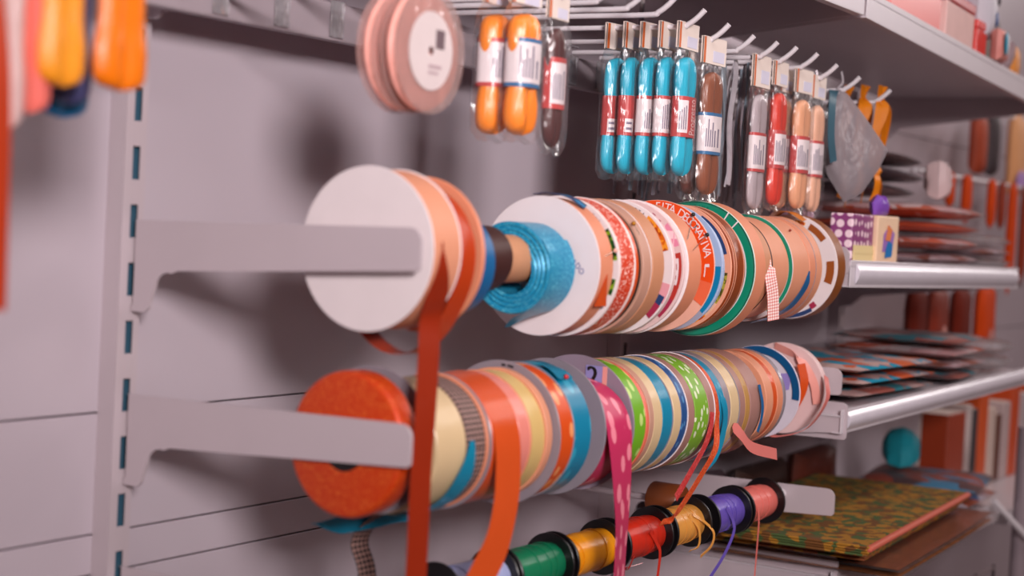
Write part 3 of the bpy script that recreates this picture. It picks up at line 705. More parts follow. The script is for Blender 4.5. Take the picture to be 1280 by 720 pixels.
# ------------------------------------------------------------------ packets
def skein_mesh(w, d, h, seed, lobes=True, sq=5):
    mb = MB(); NZ, NA = 44, 48; rnd = random.Random(seed); n0 = 0
    ph = rnd.uniform(0, 6)
    for i in range(NZ+1):
        q = i/NZ; e = abs(2*q-1)
        k = max(.02, 1-e**sq)**.5; pinch = 1-.14*math.exp(-((q-.5)/.2)**4)
        for j in range(NA):
            a = 2*PI*j/NA; c, s_ = math.cos(a), math.sin(a)
            g = 1-.45*math.exp(-(c/.30)**2) if lobes else 1
            g *= 1+.045*math.sin(11*a+ph+3*q)
            mb.v.append((w/2*k*pinch*c, d/2*(.25+.75*k)*s_*g*pinch, -h*(1-q)))
    for i in range(NZ):
        for j in range(NA):
            j2 = (j+1) % NA
            mb.face((i*NA+j, i*NA+j2, (i+1)*NA+j2, (i+1)*NA+j), [(j/NA*.12, i/NZ*h), ((j+1)/NA*.12, i/NZ*h), ((j+1)/NA*.12, (i+1)/NZ*h), (j/NA*.12, (i+1)/NZ*h)], 0, True)
    mb.face(range(NA)); mb.face([NZ*NA+j for j in range(NA)])
    return mb
def cord(name, hexc, rough=.3):
    """bundled shiny cord: strand lines run along the skein"""
    if name in MATS: return MATS[name]
    m = M(name, hexc, rough, .6, noise=.08, nscale=60)
    t = NT(m); b = t.n['Principled BSDF']
    w = t.add('ShaderNodeTexNoise'); w.inputs['Scale'].default_value = 1; t.link(t.coord('UV', (700, 25, 1)), w.inputs['Vector'])
    bp = t.add('ShaderNodeBump'); bp.inputs['Strength'].default_value = .5; bp.inputs['Distance'].default_value = .0012
    t.link(w.outputs[0], bp.inputs['Height']); t.link(bp.outputs[0], b.inputs['Normal']); return m
lbl_red = M('label_red', '#c2403f', .4); lbl_blue = M('label_blue', '#2a6b9c', .4); lbl_txt = M('label_text_grey', '#7d7488', .5); lbl_pink = M('label_pale_red', '#e39a94', .45)
def packet(label, x, y, zt, w, h, m, style='red', d=.0125, bagw=None, rz=0, ry=0, group=None, card=card_cream, hd=.033, txt=False, seed=1, bh=None, b0=.335, b1=.675, bag=True, sq=5):
    """card header folded over a clear bag with a banded cord skein inside; origin at the hook"""
    t = thing('cord_packet', label, 'cord packet', (x, y, zt), (0, ry, rz), group)
    bw = bagw or w+.008
    fr = lambda dy: (lambda u, v, k: (u, dy+k, v))
    mb = MB(); 
    for s_ in (-1, 1): mb.box((0, s_*.0016, -hd/2+.004), (bw, .0007, hd))
    mb.box((0, 0, .0042), (bw, .0039, .0008)); cd = mb.build('header_card', card, t)
    mb = MB(); mb.box((bw*.16, -.00215, -hd*.55), (bw*.5, .0003, hd*.42)); mb.build('price_sticker', M('sticker_white', '#cfcbdc', .5), cd)
    mb = MB(); mb.box((-bw/2+.002, -.0021, -hd/2+.004), (.004, .0004, hd*.98)); mb.build('card_edge', M('card_edge_orange', '#c9612a', .5), cd)
    sk = skein_mesh(w, d, h, seed, sq=sq).build('skein', m, t, (0, 0, -hd-.004))
    if style:
        z0, z1 = -hd-.004-h*b1, -hd-.004-h*b0
        base = {'red': lbl_red, 'white': white_print, 'blue': white_print, 'pale': lbl_pink, 'redwhite': lbl_red}[style]
        mb = MB(); N = 48
        def bp(a, z, o=0):
            c, s_ = math.cos(a), math.sin(a)
            ex = lambda q: math.copysign(abs(q)**.75, q)
            return ((w*.46+o)*ex(c), (d*.47+.0009+o)*ex(s_), z)
        for (za, zb, mi) in ((z0, z0+.0035, 1), (z0+.0035, z1-.0035, 0), (z1-.0035, z1, 1)):
            for j in range(N):
                a, b = 2*PI*j/N, 2*PI*(j+1)/N; mb.quad([bp(a, za), bp(b, za), bp(b, zb), bp(a, zb)], mi)
        rim = {'red': lbl_red, 'white': lbl_red, 'blue': lbl_blue, 'pale': lbl_red, 'redwhite': lbl_red}[style]
        band = mb.build('label_band', [base, rim], t)
        mb = MB()
        def patch(u0, u1, za, zb, mi, o): 
            n = 10
            for j in range(n):
                a = PI+u0+(u1-u0)*j/n; b = PI+u0+(u1-u0)*(j+1)/n
                mb.quad([bp(a, za, o), bp(b, za, o), bp(b, zb, o), bp(a, zb, o)], mi)
        zz = lambda q: z0+(z1-z0)*q
        if style == 'red' and txt: patch(.25, 1.15, zz(.08), zz(.42), 0, .0003); patch(.4, 1.0, zz(.14), zz(.20), 1, .0005); patch(.4, 1.0, zz(.28), zz(.34), 1, .0005)
        elif style == 'redwhite':
            patch(.15, 1.22, zz(.10), zz(.90), 0, .0003)
            for k in range(4): patch(.30+k*.22, .40+k*.22, zz(.18), zz(.62+.05*k), 1, .0005)
        else:
            patch(.35, 1.95, zz(.10), zz(.90), 0, .0003)
            rr = random.Random(seed)
            for k in range(6): 
                u = .5+k*.22; patch(u, u+.11, zz(.18), zz(.55+.3*rr.random()), 1, .0005)
        mb.build('printed_panel', [white_print, lbl_txt], band)
        if txt == 'Progresso':
            mb = MB(); Lz = (z1-z0)
            put_text(mb, 'Progresso', Lz*.24, lambda a, b: bp(PI+1.62-b/(w*.40), (z0+z1)/2+a*.92, .0006)); mb.build('lettering', M('label_text_pale', '#f0c8c4', .5), band)
    if bh is None: bh = h+.010
    if not bag: return t
    n = 6
    hw, z1, z0 = bw/2, -hd+.006, -hd-bh
    o2 = [(-hw, z1), (hw, z1)]+[(hw+.0006*math.sin(k*2.1), z1+(z0-z1)*k/n) for k in range(1, n)]+[(hw, z0), (hw*.5, z0-.002), (0, z0+.001), (-hw*.5, z0-.0015), (-hw, z0)]+[(-hw-.0006*math.sin(k*1.7), z0+(z1-z0)*k/n) for k in range(1, n)]
    mb = MB(); mb.pillow(o2, d+.006, lambda u, v, k: (u, k, v), rings=6, wr=.0004, seed=seed); mb.build('clear_bag', clear, t)
    return t
teal_c = cord('teal_cord', '#08b2cf'); G5 = 'teal skein packets on one hook'
zw = hooks[.520]
packet('teal skein packet deepest on its hook, leftmost slim sliver of the teal five', .529, -.1700, zw-.001, .038, .124, teal_c, 'red', d=.0185, hd=.027, rz=-.10, txt='box', sq=9, seed=2)
packet('teal skein packet second from the left, red label with a small white box', .525, -.1900, zw-.001, .038, .124, teal_c, 'red', d=.0185, hd=.027, rz=.08, txt='Progresso', sq=9, seed=3)
packet('teal skein packet in the middle of the teal five, white and red label', .527, -.2120, zw-.001, .038, .124, teal_c, 'white', d=.0185, hd=.027, rz=-.06, sq=9, seed=4)
packet('teal skein packet second from the right of the teal five, white and red label', .526, -.2318, zw-.001, .038, .124, teal_c, 'white', d=.0175, hd=.027, rz=.05, sq=9, seed=5)
packet('teal skein packet nearest the hook tip, rightmost of the teal five, red label lettered Progresso', .530, -.2520, zw-.001, .040, .124, teal_c, 'redwhite', d=.0185, hd=.027, rz=.03, txt='Progresso', sq=9, seed=6)
brz = cord('bronze_cord', '#8a4a2c', .28)
zw = hooks[.580]
packet('dark brown skein packet half hidden behind the bronze one, blue and white label', .588, -.2330, zw-.002, .036, .132, cord('dark_bronze_cord', '#5d2a1e', .28), 'blue', rz=.05, d=.0175, hd=.028, sq=9, seed=7)
packet('bronze skein packet with blue-edged white label and cream header', .590, -.2540, zw-.002, .042, .132, brz, 'blue', rz=-.03, d=.0175, hd=.028, sq=9, seed=8, bagw=.052)
zw = hooks[.710]
packet('clear packet with silvery white skein and red-edged label', .726, -.2500, zw-.002, .040, .132, cord('silver_cord', '#b8a9ad', .2), 'white', rz=.02, sq=9, seed=9, hd=.036)
zw = hooks[.766]
packet('bright red skein packet beside the silvery one', .781, -.2500, zw-.004, .036, .132, cord('red_cord', '#d93420', .3), 'red', rz=.05, d=.0175, hd=.028, sq=9, seed=10)
packet('red skein packet tucked behind the bright red one', .772, -.2300, zw-.004, .034, .124, cord('red_cord', '#d93420', .3), None, rz=.0, seed=30)
zw = hooks[.830]
packet('apricot skein packet behind its twin, with a red label', .838, -.2330, zw-.006, .036, .132, cord('apricot_cord', '#e8a67e', .3), 'pale', rz=.06, d=.0175, hd=.028, sq=9, seed=11)
packet('apricot skein packet in front of its twin, dark red label', .848, -.2520, zw-.006, .038, .132, cord('apricot_cord', '#e8a67e', .3), 'red', rz=-.03, d=.0175, hd=.028, sq=9, seed=12)
zw = hooks[.895]
packet('single pale apricot packet left of the silver pouches, white label with red edges', .900, -.2500, zw-.002, .038, .132, cord('pale_apricot_cord', '#edb596', .3), 'white', rz=.03, d=.0175, hd=.028, sq=9, seed=13)
# nearer packets
orange_c = cord('orange_cord', '#ff8804')
zw = hooks[.204]
packet('orange skein packet on the wall side of the orange pair, white label', .205, -.2260, zw-.001, .036, .106, orange_c, 'white', d=.0265, hd=.018, b0=.21, b1=.61, rz=.03, sq=9, seed=14)
packet('orange skein packet in front of the orange pair, white label with blue line', .208, -.2540, zw-.001, .038, .106, orange_c, 'blue', d=.0265, hd=.018, b0=.21, b1=.61, rz=-.03, sq=9, seed=15)
packet('dark red-brown skein packet right of the orange pair, red and white label', .266, -.2520, hooks[.268]-.004, .030, .108, cord('maroon_cord', '#4a1a18', .35), 'red', d=.016, hd=.022, b0=.25, b1=.68, rz=.05, seed=16)
packet('blurred orange packet in the top left foreground', -.262, -.2500, .148, .044, .106, cord('vivid_orange_cord', '#f27a06'), None, d=.018, hd=.016, bag=False, sq=14, seed=17)
packet('blurred dark navy packet between the yellow and orange ones, top left foreground', -.280, -.2250, .142, .034, .110, cord('navy_cord', '#3a3a66'), None, d=.014, hd=.016, bag=False, sq=14, seed=18)
packet('blurred golden yellow packet in the top left foreground', -.310, -.2500, .146, .036, .106, cord('yellow_orange_cord', '#f59a22'), None, d=.016, hd=.016, bag=False, sq=14, seed=20)
packet('blurred salmon pink packet left of the yellow one, top left foreground', -.330, -.2440, .138, .036, .116, cord('salmon_cord', '#f07468'), None, d=.014, hd=.016, bag=False, sq=14, seed=21)
packet('blurred pale pinkish packet in the top left foreground', -.353, -.2500, .136, .030, .126, cord('pale_pink_cord', '#d8b4b0'), None, d=.014, hd=.016, bag=False, sq=14, seed=22)
packet('blurred blue-bottomed packet behind the orange one, top left foreground', -.268, -.2050, .138, .044, .114, cord('blue_cord', '#126a9c'), None, d=.014, hd=.016, bag=False, sq=14, seed=19)
mb = MB(); mb.strip(smooth([(-.397, -.262, .152), (-.397, -.272, .10), (-.397, -.288, .02), (-.396, -.290, -.06), (-.395, -.290, -.113)], 6), .030, (1, -.1, 0), .003)
tag(mb.build('ribbon_strip', satin('rust_ribbon', '#b23408', .4)), 'blurred rust-red ribbon strip hanging down the left edge of the picture', 'ribbon')

# pink organza reels hanging by their holes
def organza_reel(label, y, dx, tilt):
    t = thing('organza_reel', label, 'ribbon reel', (.045+dx, y, .0835), (0, 0, tilt))
    R = .0495; w = .012
    pk = M('organza_pink', '#ffb0a2', .35, .5, noise=.08, nscale=90, bump=.2, bscale=300)
    mb = MB(); prof = [(-w/2, .0275), (-w/2, .040), (-w/2+.002, R-.004), (0, R-.0015), (w/2-.002, R-.004), (w/2, .040), (w/2, .0275)]
    mb.lathe(prof, 96, axis='y'); mb.build('ribbon', pk, t)
    mb = MB(); mb.lathe([(-w/2+.001, .0085), (-w/2+.001, .028), (w/2-.001, .028), (w/2-.001, .0085)], 64, axis='y'); mb.build('core', M('organza_core', '#e9a49c', .4), t)
    for s_ in (-1, 1):
        mb = MB(); mb.lathe([(s_*(w/2+.0005), .0085), (s_*(w/2+.0005), R), (s_*(w/2+.0013), R), (s_*(w/2+.0013), .0085)], 96, axis='y'); mb.build('clear_flange', film('flange_film', '#fbd0c8', .16, .15, .25), t)
    mb = MB(); yy = -w/2-.0018
    n0 = len(mb.v); N = 48
    mb.lathe([(yy, .0035), (yy, .0310), (yy+.0003, .0310), (yy+.0003, .0035)], 64, axis='y'); lb = mb.build('label', M('reel_label', '#d9c9c8', .5), t)
    mb = MB()
    for k in range(9): mb.box((.0065+k*.0014, yy-.0003, .0100), (.0008 if k % 3 else .0012, .0003, .015))
    mb.build('barcode', M('barcode_ink', '#6f5a60', .5), lb)
    mb = MB(); mb.box((.006, yy-.0003, -.012), (.018, .0003, .0025)); mb.box((.004, yy-.0003, -.017), (.014, .0003, .0018)); mb.build('print_lines', M('label_line', '#b59aa0', .5), lb)
    return t
organza_reel('pink organza ribbon reel with white round barcode label, nearer the hook tip', -.2640, .000, .04)
organza_reel('pink organza ribbon reel behind the labelled one, on the wall side', -.2470, -.003, -.03)

# dark grey zip fasteners hanging behind the packets
zipm = [M('zip_grey', '#b3acb2', .3, noise=.15, nscale=90), M('zip_dark', '#8f8b96', .3, noise=.15, nscale=90), M('zip_blue_grey', '#8494a0', .3, noise=.12, nscale=90)]
rz = random.Random(5); k = 0
for hx, n, y0, y1 in ((.580, 6, -.145, -.205), (.645, 14, -.105, -.20), (.710, 14, -.090, -.222), (.766, 15, -.08, -.226), (.830, 20, -.070, -.226), (.895, 15, -.070, -.222), (.974, 10, -.08, -.205)):
    for i in range(n):
        y = y0+(y1-y0)*i/(n-1); a = rz.uniform(-.003, .003); Lz = hooks[hx]-rz.uniform(-.012, .022)
        ph = rz.uniform(0, 6); xo = hx+rz.uniform(-.006, .006); am = rz.uniform(.003, .007)
        P = [(xo+am*math.sin(ph+5*q*1.6), y+a*q+.002*math.sin(ph*2+7*q), hooks[hx]-.002-Lz*q) for q in [j/14 for j in range(15)]]
        mb = MB(); wdir = (1, rz.uniform(-.1, .5), 0)
        mb.strip(P, [.005]+[.0085]*12+[.008, .005], wdir, .0020)
        tag(mb.build('zip_fastener', zipm[k % 3]), 'dark grey zip fastener hanging in the bunch behind the cord packets', 'zipper', 'grey zips hanging behind the packets'); k += 1

# silver organza pouches and amber bows
org = film('organza_film', '#8f8488', .74, .35, .15); org_d = film('organza_dark_film', '#5d5a62', .6, .3, .5)
def pouch(label, x, y, zt, o, T, m, seed, yaw=0, string=True):
    t = thing('organza_pouch', label, 'pouch', (x, y, zt), (0, 0, yaw))
    mb = MB(); mb.pillow(o, T, lambda u, v, k: (u, k, v), rings=8, wr=.0012, seed=seed); b = mb.build('bag', m, t)
    mb = MB(); mb.tube(smooth([(.004, -.001, -.012), (-.003, -.002, -.002), (.003, 0, .008), (.001, .001, .022)], 6), .0016, 6); mb.build('drawstring', M('silver_string', '#b3aaaf', .3, metal=.3), t)
    return t
dia = [(0, 0), (.010, -.006), (.034, -.034), (.066, -.076), (.056, -.100), (.036, -.132), (.014, -.145), (-.010, -.110), (-.022, -.060), (-.014, -.018)]
zw = hooks[.974]
pouch('silver grey organza pouch with pointed corner, in front', .972, -.2500, zw+.001, dia, .018, org, 3, -1.05)
pouch('darker grey organza pouch behind the pointed silver one', .955, -.2230, zw+.001, [(-u*.55+.004, v*.97) for u, v in dia][::-1], .016, org_d, 4, -.9)
mb = MB(); mb.strip(smooth([(.970, -.2440, .1425), (.945, -.2520, .134), (.935, -.2565, .085), (.945, -.258, .05)], 6), .012, (1, -.4, .1), .001)
tag(mb.build('ribbon_strip', M('dark_teal_sheet', '#3a5a68', .3)), 'dark blue-green strip at the left edge of the silver pouches', 'ribbon')
def bow(label, x, y, z, s=1., seed=1):
    t = thing('ribbon_bow', label, 'ribbon bow', (x, y, z)); r = random.Random(seed)
    for i in range(4):
        sg = (-1) ** i; w = (.010+.005*r.random())*s
        P = [(0, 0, .004), (sg*w*.9, -.004*i, -.010), (sg*w*1.3, -.003, -.045*s), (sg*w*.6, .002, -.080*s), (0, .0, -.092*s)]
        mb = MB(); mb.strip(smooth(P, 6), .0095, (.25*sg, 1, .2), .0006); mb.build('loop', amber, t)
    for i in range(3):
        P = [(0, 0, -.090*s), (.007*(i-1), -.006, -.106*s), (.009*(i-1)+.004, -.004, -.120*s), (.012*(i-1)+.004, 0, (-.134-.012*(i == 2))*s)]
        mb = MB(); mb.strip(smooth(P, 6), .0100, (1, .5*(i-1), 0), .0006); mb.build('tail', amber, t)
    mb = MB(); mb.tube([(0, .0, -.084*s), (.001, -.002, -.092*s), (0, 0, -.100*s)], [.004, .0065, .004], 10); mb.build('knot', amber, t)
    for i in range(2):
        mb = MB(); mb.strip(smooth([(0, 0, .002), (.004*(2*i-1)+.002, 0, .012), (.010*(2*i-1)+.004, -.002, .022)], 5), .006, (0, 1, .2), .0006); mb.build('end', amber, t)
    return t
zw = hooks[1.090]
bow('amber satin ribbon bow nearest the tip of the last hook', 1.094, -.2600, zw, 1., 1)
bow('amber satin ribbon bow second on the last hook', 1.088, -.2380, zw, .93, 2)
bow('amber satin ribbon bow deepest on the last hook', 1.092, -.2140, zw, .97, 3)

# ------------------------------------------------------------------ shelves of the next bay, and the one above
def shelf(label, x0, x1, zb, slope, lip=.032, depth=.305, lab=False, tray=False):
    """steel shelf: deck, folded front lip, two end brackets"""
    t = thing('steel_shelf', label, 'shelf', (x0, 0, zb), (0, -math.atan(slope), 0)); L = x1-x0
    mb = MB(); mb.box((L/2, -depth/2-.002, lip-.008), (L, depth-.004, .0016)); mb.build('deck', shelf_steel, t)
    mb = MB(); mb.box((L/2, -depth+.001, lip/2), (L, .002, lip), .0008); mb.box((L/2, -depth+.006, .001), (L, .012, .0014)); mb.build('front_lip', shelf_steel, t)
    if lab:
        mb = MB(); pf = [(-depth-.0005-.0055*math.sin(PI*q/10), lip*.12+lip*.76*q/10) for q in range(11)]; n0 = 0
        for xx in (.016, L-.016): mb.v += [(xx, a, b) for a, b in pf]
        for q in range(10): mb.face((q, q+1, 12+q, 11+q), None, 0, True)
        mb.face(range(11)); mb.face(range(11, 22)); mb.face((0, 11, 21, 10)); mb.build('price_channel', M('price_channel', '#d6cfd8', .27, .5), t)
    for x in (.0035, L-.0035):
        o = [(.004, lip-.009), (depth-.002, lip-.009), (depth-.002, .001), (depth-.03, -.001), (.045, -.030), (.025, -.048), (.003, -.052)]
        mb = MB(); mb.prism(o, -.0013, .0013, lambda u, v, h: (x+h, -u, v)); mb.build('end_bracket', white_steel, t)
    return t
shelf('white steel shelf above the peg rail, cut off by the top edge', .0035, .8965, .2265, 0, .045)
shelf('top white shelf of the next bay, holding the red and pink boxes', .9045, 1.80, .2250, -.045, .034)
shelf('middle white shelf of the next bay with a glossy price channel, holding the polka-dot bag', .9045, 1.665, -.1060, -.008, .034, lab=True)
shelf('third white shelf of the next bay, holding the teal printed packets', .9045, 1.76, -.2880, .016, .030, lab=True)
shelf('lowest white shelf of the next bay, under the floral fabric stack', .9045, 1.64, -.4900, 0, .030)
for zt, tip, lab in ((-.2505, .046, 'broad white shelf bracket below the pale pink spool, left end of the third shelf'), (-.4430, .046, 'broad white shelf bracket under the floral fabric, left end of the lowest shelf')):
    bracket(.914, zt, lab, L=.309, tip=tip, rise=.001, root=.050, hook=.085, low_round=True)
# ---- goods on the top shelf
def gift_box(label, c, d, m, lidm, rz=0, lid=.3):
    t = thing('gift_box', label, 'box', (c[0], c[1], c[2]), (0, -.045*-1, rz))
    mb = MB(); mb.box((0, 0, d[2]*(1-lid)/2), (d[0]*.97, d[1]*.97, d[2]*(1-lid)), .002); mb.build('base', m, t)
    mb = MB(); mb.box((0, 0, d[2]*(1-lid/2)), (d[0], d[1], d[2]*lid), .003); mb.build('lid', lidm, t); return t
pinkbox = M('pink_gloss_card', '#ee8f8a', .25, .5, noise=.05, nscale=12); redbox = M('red_gloss_card', '#d8362f', .25)
gift_box('pale pink gift box with red lid at the left end of the top shelf', (1.120, -.240, .2490), (.21, .11, .066), pinkbox, redbox, .0, .25)
gift_box('glossy white-pink gift box with dark red lid, next on the top shelf', (1.312, -.250, .2400), (.135, .09, .070), M('white_pink_gloss', '#efc8c2', .12, .6), M('dark_red_card', '#b23a3c', .3), .0, .22)
gift_box('red gift box behind the toy bags on the top shelf', (1.418, -.265, .2345), (.050, .06, .055), redbox, redbox, .0, .25)
def soft(label, name, c, w, h, T, m, yaw=0, cat='package', extra=None, tilt=0, seed=1, wr=.001):
    t = thing(name, label, cat, c, (tilt, 0, yaw))
    o = [(-w/2, 0), (0, -.001), (w/2, 0), (w*.52, h*.25), (w*.5, h*.6), (w*.48, h*.95), (w*.2, h), (-w*.2, h*.985), (-w*.48, h*.96), (-w*.51, h*.6), (-w*.5, h*.3)]
    mb = MB(); mb.pillow(o, T, lambda u, v, k: (u, k, v), rings=7, seed=seed, wr=wr); b = mb.build('body', m, t)
    if extra:
        for nm, mm, (u0, v0, u1, v1) in extra:
            mb = MB(); mb.pillow(arc2((u0+u1)/2, (v0+v1)/2, 1, 0, 360, 2)[:0] or [((u0+u1)/2+(u1-u0)/2*math.cos(2*PI*k/16), (v0+v1)/2+(v1-v0)/2*math.sin(2*PI*k/16)) for k in range(16)], .004, lambda u, v, k: (u, -T/2-.001+k, v), rings=4); mb.build(nm, mm, t)
    return t
soft('grey-white plush bag with a blue spot standing behind the red box, top shelf', 'toy_bag', (1.462, -.275, .266), .075, .085, .05, M('toy_grey_white', '#c9c3cc', .5), .2, 'toy bag', [('blue_spot', M('toy_blue', '#3a5a9a', .4), (-.012, .020, .012, .044)), ('dark_spot', M('toy_dark', '#4a3f48', .5), (.016, .055, .032, .078))])
soft('small packet with teal and salmon patches hanging over the top shelf edge', 'toy_packet', (1.480, -.303, .236), .050, .050, .024, M('toy_salmon', '#d98a80', .5), .1, 'toy packet', [('teal_patch', M('toy_teal', '#0f8fae', .4), (-.024, .008, -.006, .044)), ('white_patch', M('toy_white', '#e6dcdc', .4), (-.008, .010, .004, .040))])
soft('dull olive grey bag standing at the far end of the top shelf', 'grey_bag', (1.700, -.205, .226), .13, .13, .06, M('olive_grey_cloth', '#77706a', .7), .1, 'bag')
soft('grey-pink card packet leaning at the far end of the top shelf', 'card_packet', (1.560, -.285, .2275), .060, .050, .020, M('grey_pink_card', '#a89095', .5), .3, 'packet', tilt=.3)
soft('orange packet at the far end of the top shelf', 'orange_packet', (1.640, -.275, .2225), .060, .060, .030, M('orange_pack', '#d98a3c', .5), .1, 'packet')

# ---- polka-dot bag on the middle shelf
t = thing('gift_bag', 'purple and pink polka-dot gift bag with a butterfly panel, left on the middle shelf', 'gift bag', (1.020, -.262, -.0805), (0, 0, .06))
mb = MB(); mb.box((0, .0, .0335), (.105, .030, .067), .002); mb.build('body', patt('polka_purple', '#8a3f76', '#f0d3dc', 'dots', 75, .45, coord='Object'), t)
mb = MB(); mb.box((.002, -.0162, .0135), (.100, .0012, .027)); mb.box((.002, -.0170, .018), (.100, .0006, .004)); mb.build('striped_front', patt('stripe_peach', '#eaa878', '#e7d29a', 'stripe', 55, .5, coord='Object'), t)
t = thing('gift_bag', 'cream gift bag with a butterfly-like print and purple bow, right on the middle shelf', 'gift bag', (1.095, -.268, -.0810), (0, 0, -.05))
mb = MB(); mb.box((0, .0, .034), (.072, .030, .068), .002); mb.build('body', M('cream_card', '#ecc9a8', .5), t)
for nm, hexc, pts in (('violet_wing', '#9a6fb8', [(-.018, .020), (.014, .022), (.020, .045), (.002, .055), (-.016, .044)]), ('blue_wing', '#1273b5', [(-.010, .012), (.012, .014), (.014, .030), (.0, .036), (-.008, .026)]), ('orange_wing', '#e0814a', [(-.012, .036), (.004, .034), (.010, .050), (-.004, .056)]), ('purple_foot', '#9a5fae', [(-.034, .001), (.034, .001), (.034, .007), (-.034, .007)])):
    mb = MB(); yo = {'violet_wing': .0157, 'blue_wing': .0165, 'orange_wing': .0165, 'purple_foot': .0157}[nm]
    mb.prism(pts, -.0003, .0003, lambda u, v, h: (u, -yo+h, v)); mb.build(nm, M(nm, hexc, .45), t)
mb = MB(); mb.pillow([(-.020, .068), (.020, .068), (.026, .082), (.010, .096), (0, .088), (-.010, .096), (-.026, .084)], .018, lambda u, v, k: (u, k, v), rings=5); mb.build('bow', satin('purple_bow', '#7d4bb0', .35), t)
t = thing('gift_bag', 'dark plum dotted gift bag, half hidden behind the last upper spool', 'gift bag', (.950, -.205, -.0805), (0, 0, .1))
mb = MB(); mb.box((0, 0, .039), (.070, .040, .078), .002); mb.build('body', patt('polka_plum', '#4a1d33', '#c79ab2', 'dots', 50, .45, coord='Object'), t)
mb = MB(); mb.pillow([(-.012, .078), (.012, .078), (.016, .088), (0, .096), (-.016, .088)], .012, lambda u, v, k: (u, k, v), rings=4); mb.build('bow', satin('violet_bow', '#6a3fae', .35), t)

# ---- stacks of packets
def stack(n, c, d, cols, labels, yaw=0, seed=1, wrap=True, zslope=0, jit=.008, name='flat_packet', cat='packet', group=None):
    r = random.Random(seed); z = c[2]
    for i in range(n):
        h = d[2]*r.uniform(.8, 1.2)
        t = thing(name, labels[i % len(labels)], cat, (c[0]+r.uniform(-jit, jit), c[1]+r.uniform(-jit, jit)*.5, z), (0, 0, yaw+r.uniform(-.06, .06)), group)
        o = [(-d[0]/2, -d[1]/2), (0, -d[1]*.51), (d[0]/2, -d[1]/2), (d[0]*.505, 0), (d[0]/2, d[1]/2), (0, d[1]*.5), (-d[0]/2, d[1]/2), (-d[0]*.5, 0)]
        o = [p for a, b in zip(o, o[1:]+o[:1]) for p in (a, ((a[0]+b[0])/2, (a[1]+b[1])/2))]
        mb = MB(); mb.pillow(o, h, lambda u, v, k: (u, v, h/2+k), rings=6, wr=.0006, seed=seed+i); mb.build('contents', cols[i % len(cols)], t)
        if wrap:
            o2 = [(u*1.05, v*1.05) for u, v in o]
            mb = MB(); mb.pillow(o2, h+.003, lambda u, v, k: (u, v, h/2+k), rings=6, wr=.0010, seed=seed+i+50); mb.build('wrapper', clear, t)
        z += h+.0045
fab = lambda n, a, b, c_, s=55: patt(n, a, b, 'floral', s, .5, c_, 'Object')
dpack = M('dark_pack', '#4d3a44', .35, noise=.2, nscale=50); ppack = fab('pink_print_pack', '#d9a8aa', '#d2603c', '#e6cbcb', 40); opack = M('orange_red_pack', '#dd5218', .4, noise=.1)
gp = fab('grey_lilac_pack', '#c7a6ae', '#e2ccd2', '#a8604c', 35)
stack(4, (1.400, -.190, -.077), (.26, .19, .019), [gp, ppack, opack, ppack],
  ['lowest pale wrapped packet of the stack on the middle shelf', 'pink printed packet second from the bottom of the middle-shelf stack', 'orange-red packet in the middle-shelf stack', 'pink printed packet on top of the orange-red one, middle shelf'], .05, 3)
stack(3, (1.385, -.120, .022), (.22, .15, .018), [dpack, dpack, M('maroon_pack', '#5d3230', .35, noise=.2)],
  ['dark wrapped packet lowest of the dark pile at the back of the middle shelf', 'dark wrapped packet in the middle of the dark pile, middle shelf', 'maroon-brown packet topmost of the dark pile, middle shelf'], .1, 5)
soft('white crinkled packet slumped on the dark packets, middle shelf', 'crinkled_packet', (1.470, -.225, .022), .050, .062, .04, M('white_crinkle', '#cdb4b4', .25, bump=.4, bscale=60), .3, 'packet', wr=.003)
stack(3, (1.600, -.235, -.078), (.10, .13, .014), [clear_thick, gp, clear_thick], ['lowest clear cellophane packet at the right end of the middle shelf', 'pale packet between two cellophane ones, right end of the middle shelf', 'topmost clear cellophane packet at the right end of the middle shelf'], .2, 8, jit=.004)
teal_f = fab('teal_print_pack', '#0a9fc0', '#d3b0aa', '#d9673a', 34); coral_f = fab('coral_print_pack', '#b5675c', '#c9a7a4', '#2f8fa0', 38)
stack(3, (1.160, -.190, -.2555), (.30, .20, .012), [coral_f, teal_f, teal_f], ['coral printed packet lowest in the teal stack on the third shelf', 'teal printed packet in the middle of the third-shelf stack', 'teal printed packet topmost of the third-shelf stack'], .0, 11, jit=.004, wrap=False)
stack(4, (1.460, -.200, -.2500), (.20, .19, .0135), [coral_f, gp, ppack, coral_f], ['lowest coral packet of the far pile on the third shelf', 'pale packet second from the bottom of the far pile, third shelf', 'pink packet third from the bottom of the far pile, third shelf', 'coral packet topmost of the far pile on the third shelf'], .1, 13, jit=.006)
stack(2, (1.665, -.235, -.2460), (.14, .12, .020), [clear_thick, clear_thick], ['lower crumpled cellophane bag at the right end of the third shelf', 'upper crumpled cellophane bag at the right end of the third shelf'], .2, 17, jit=.004)
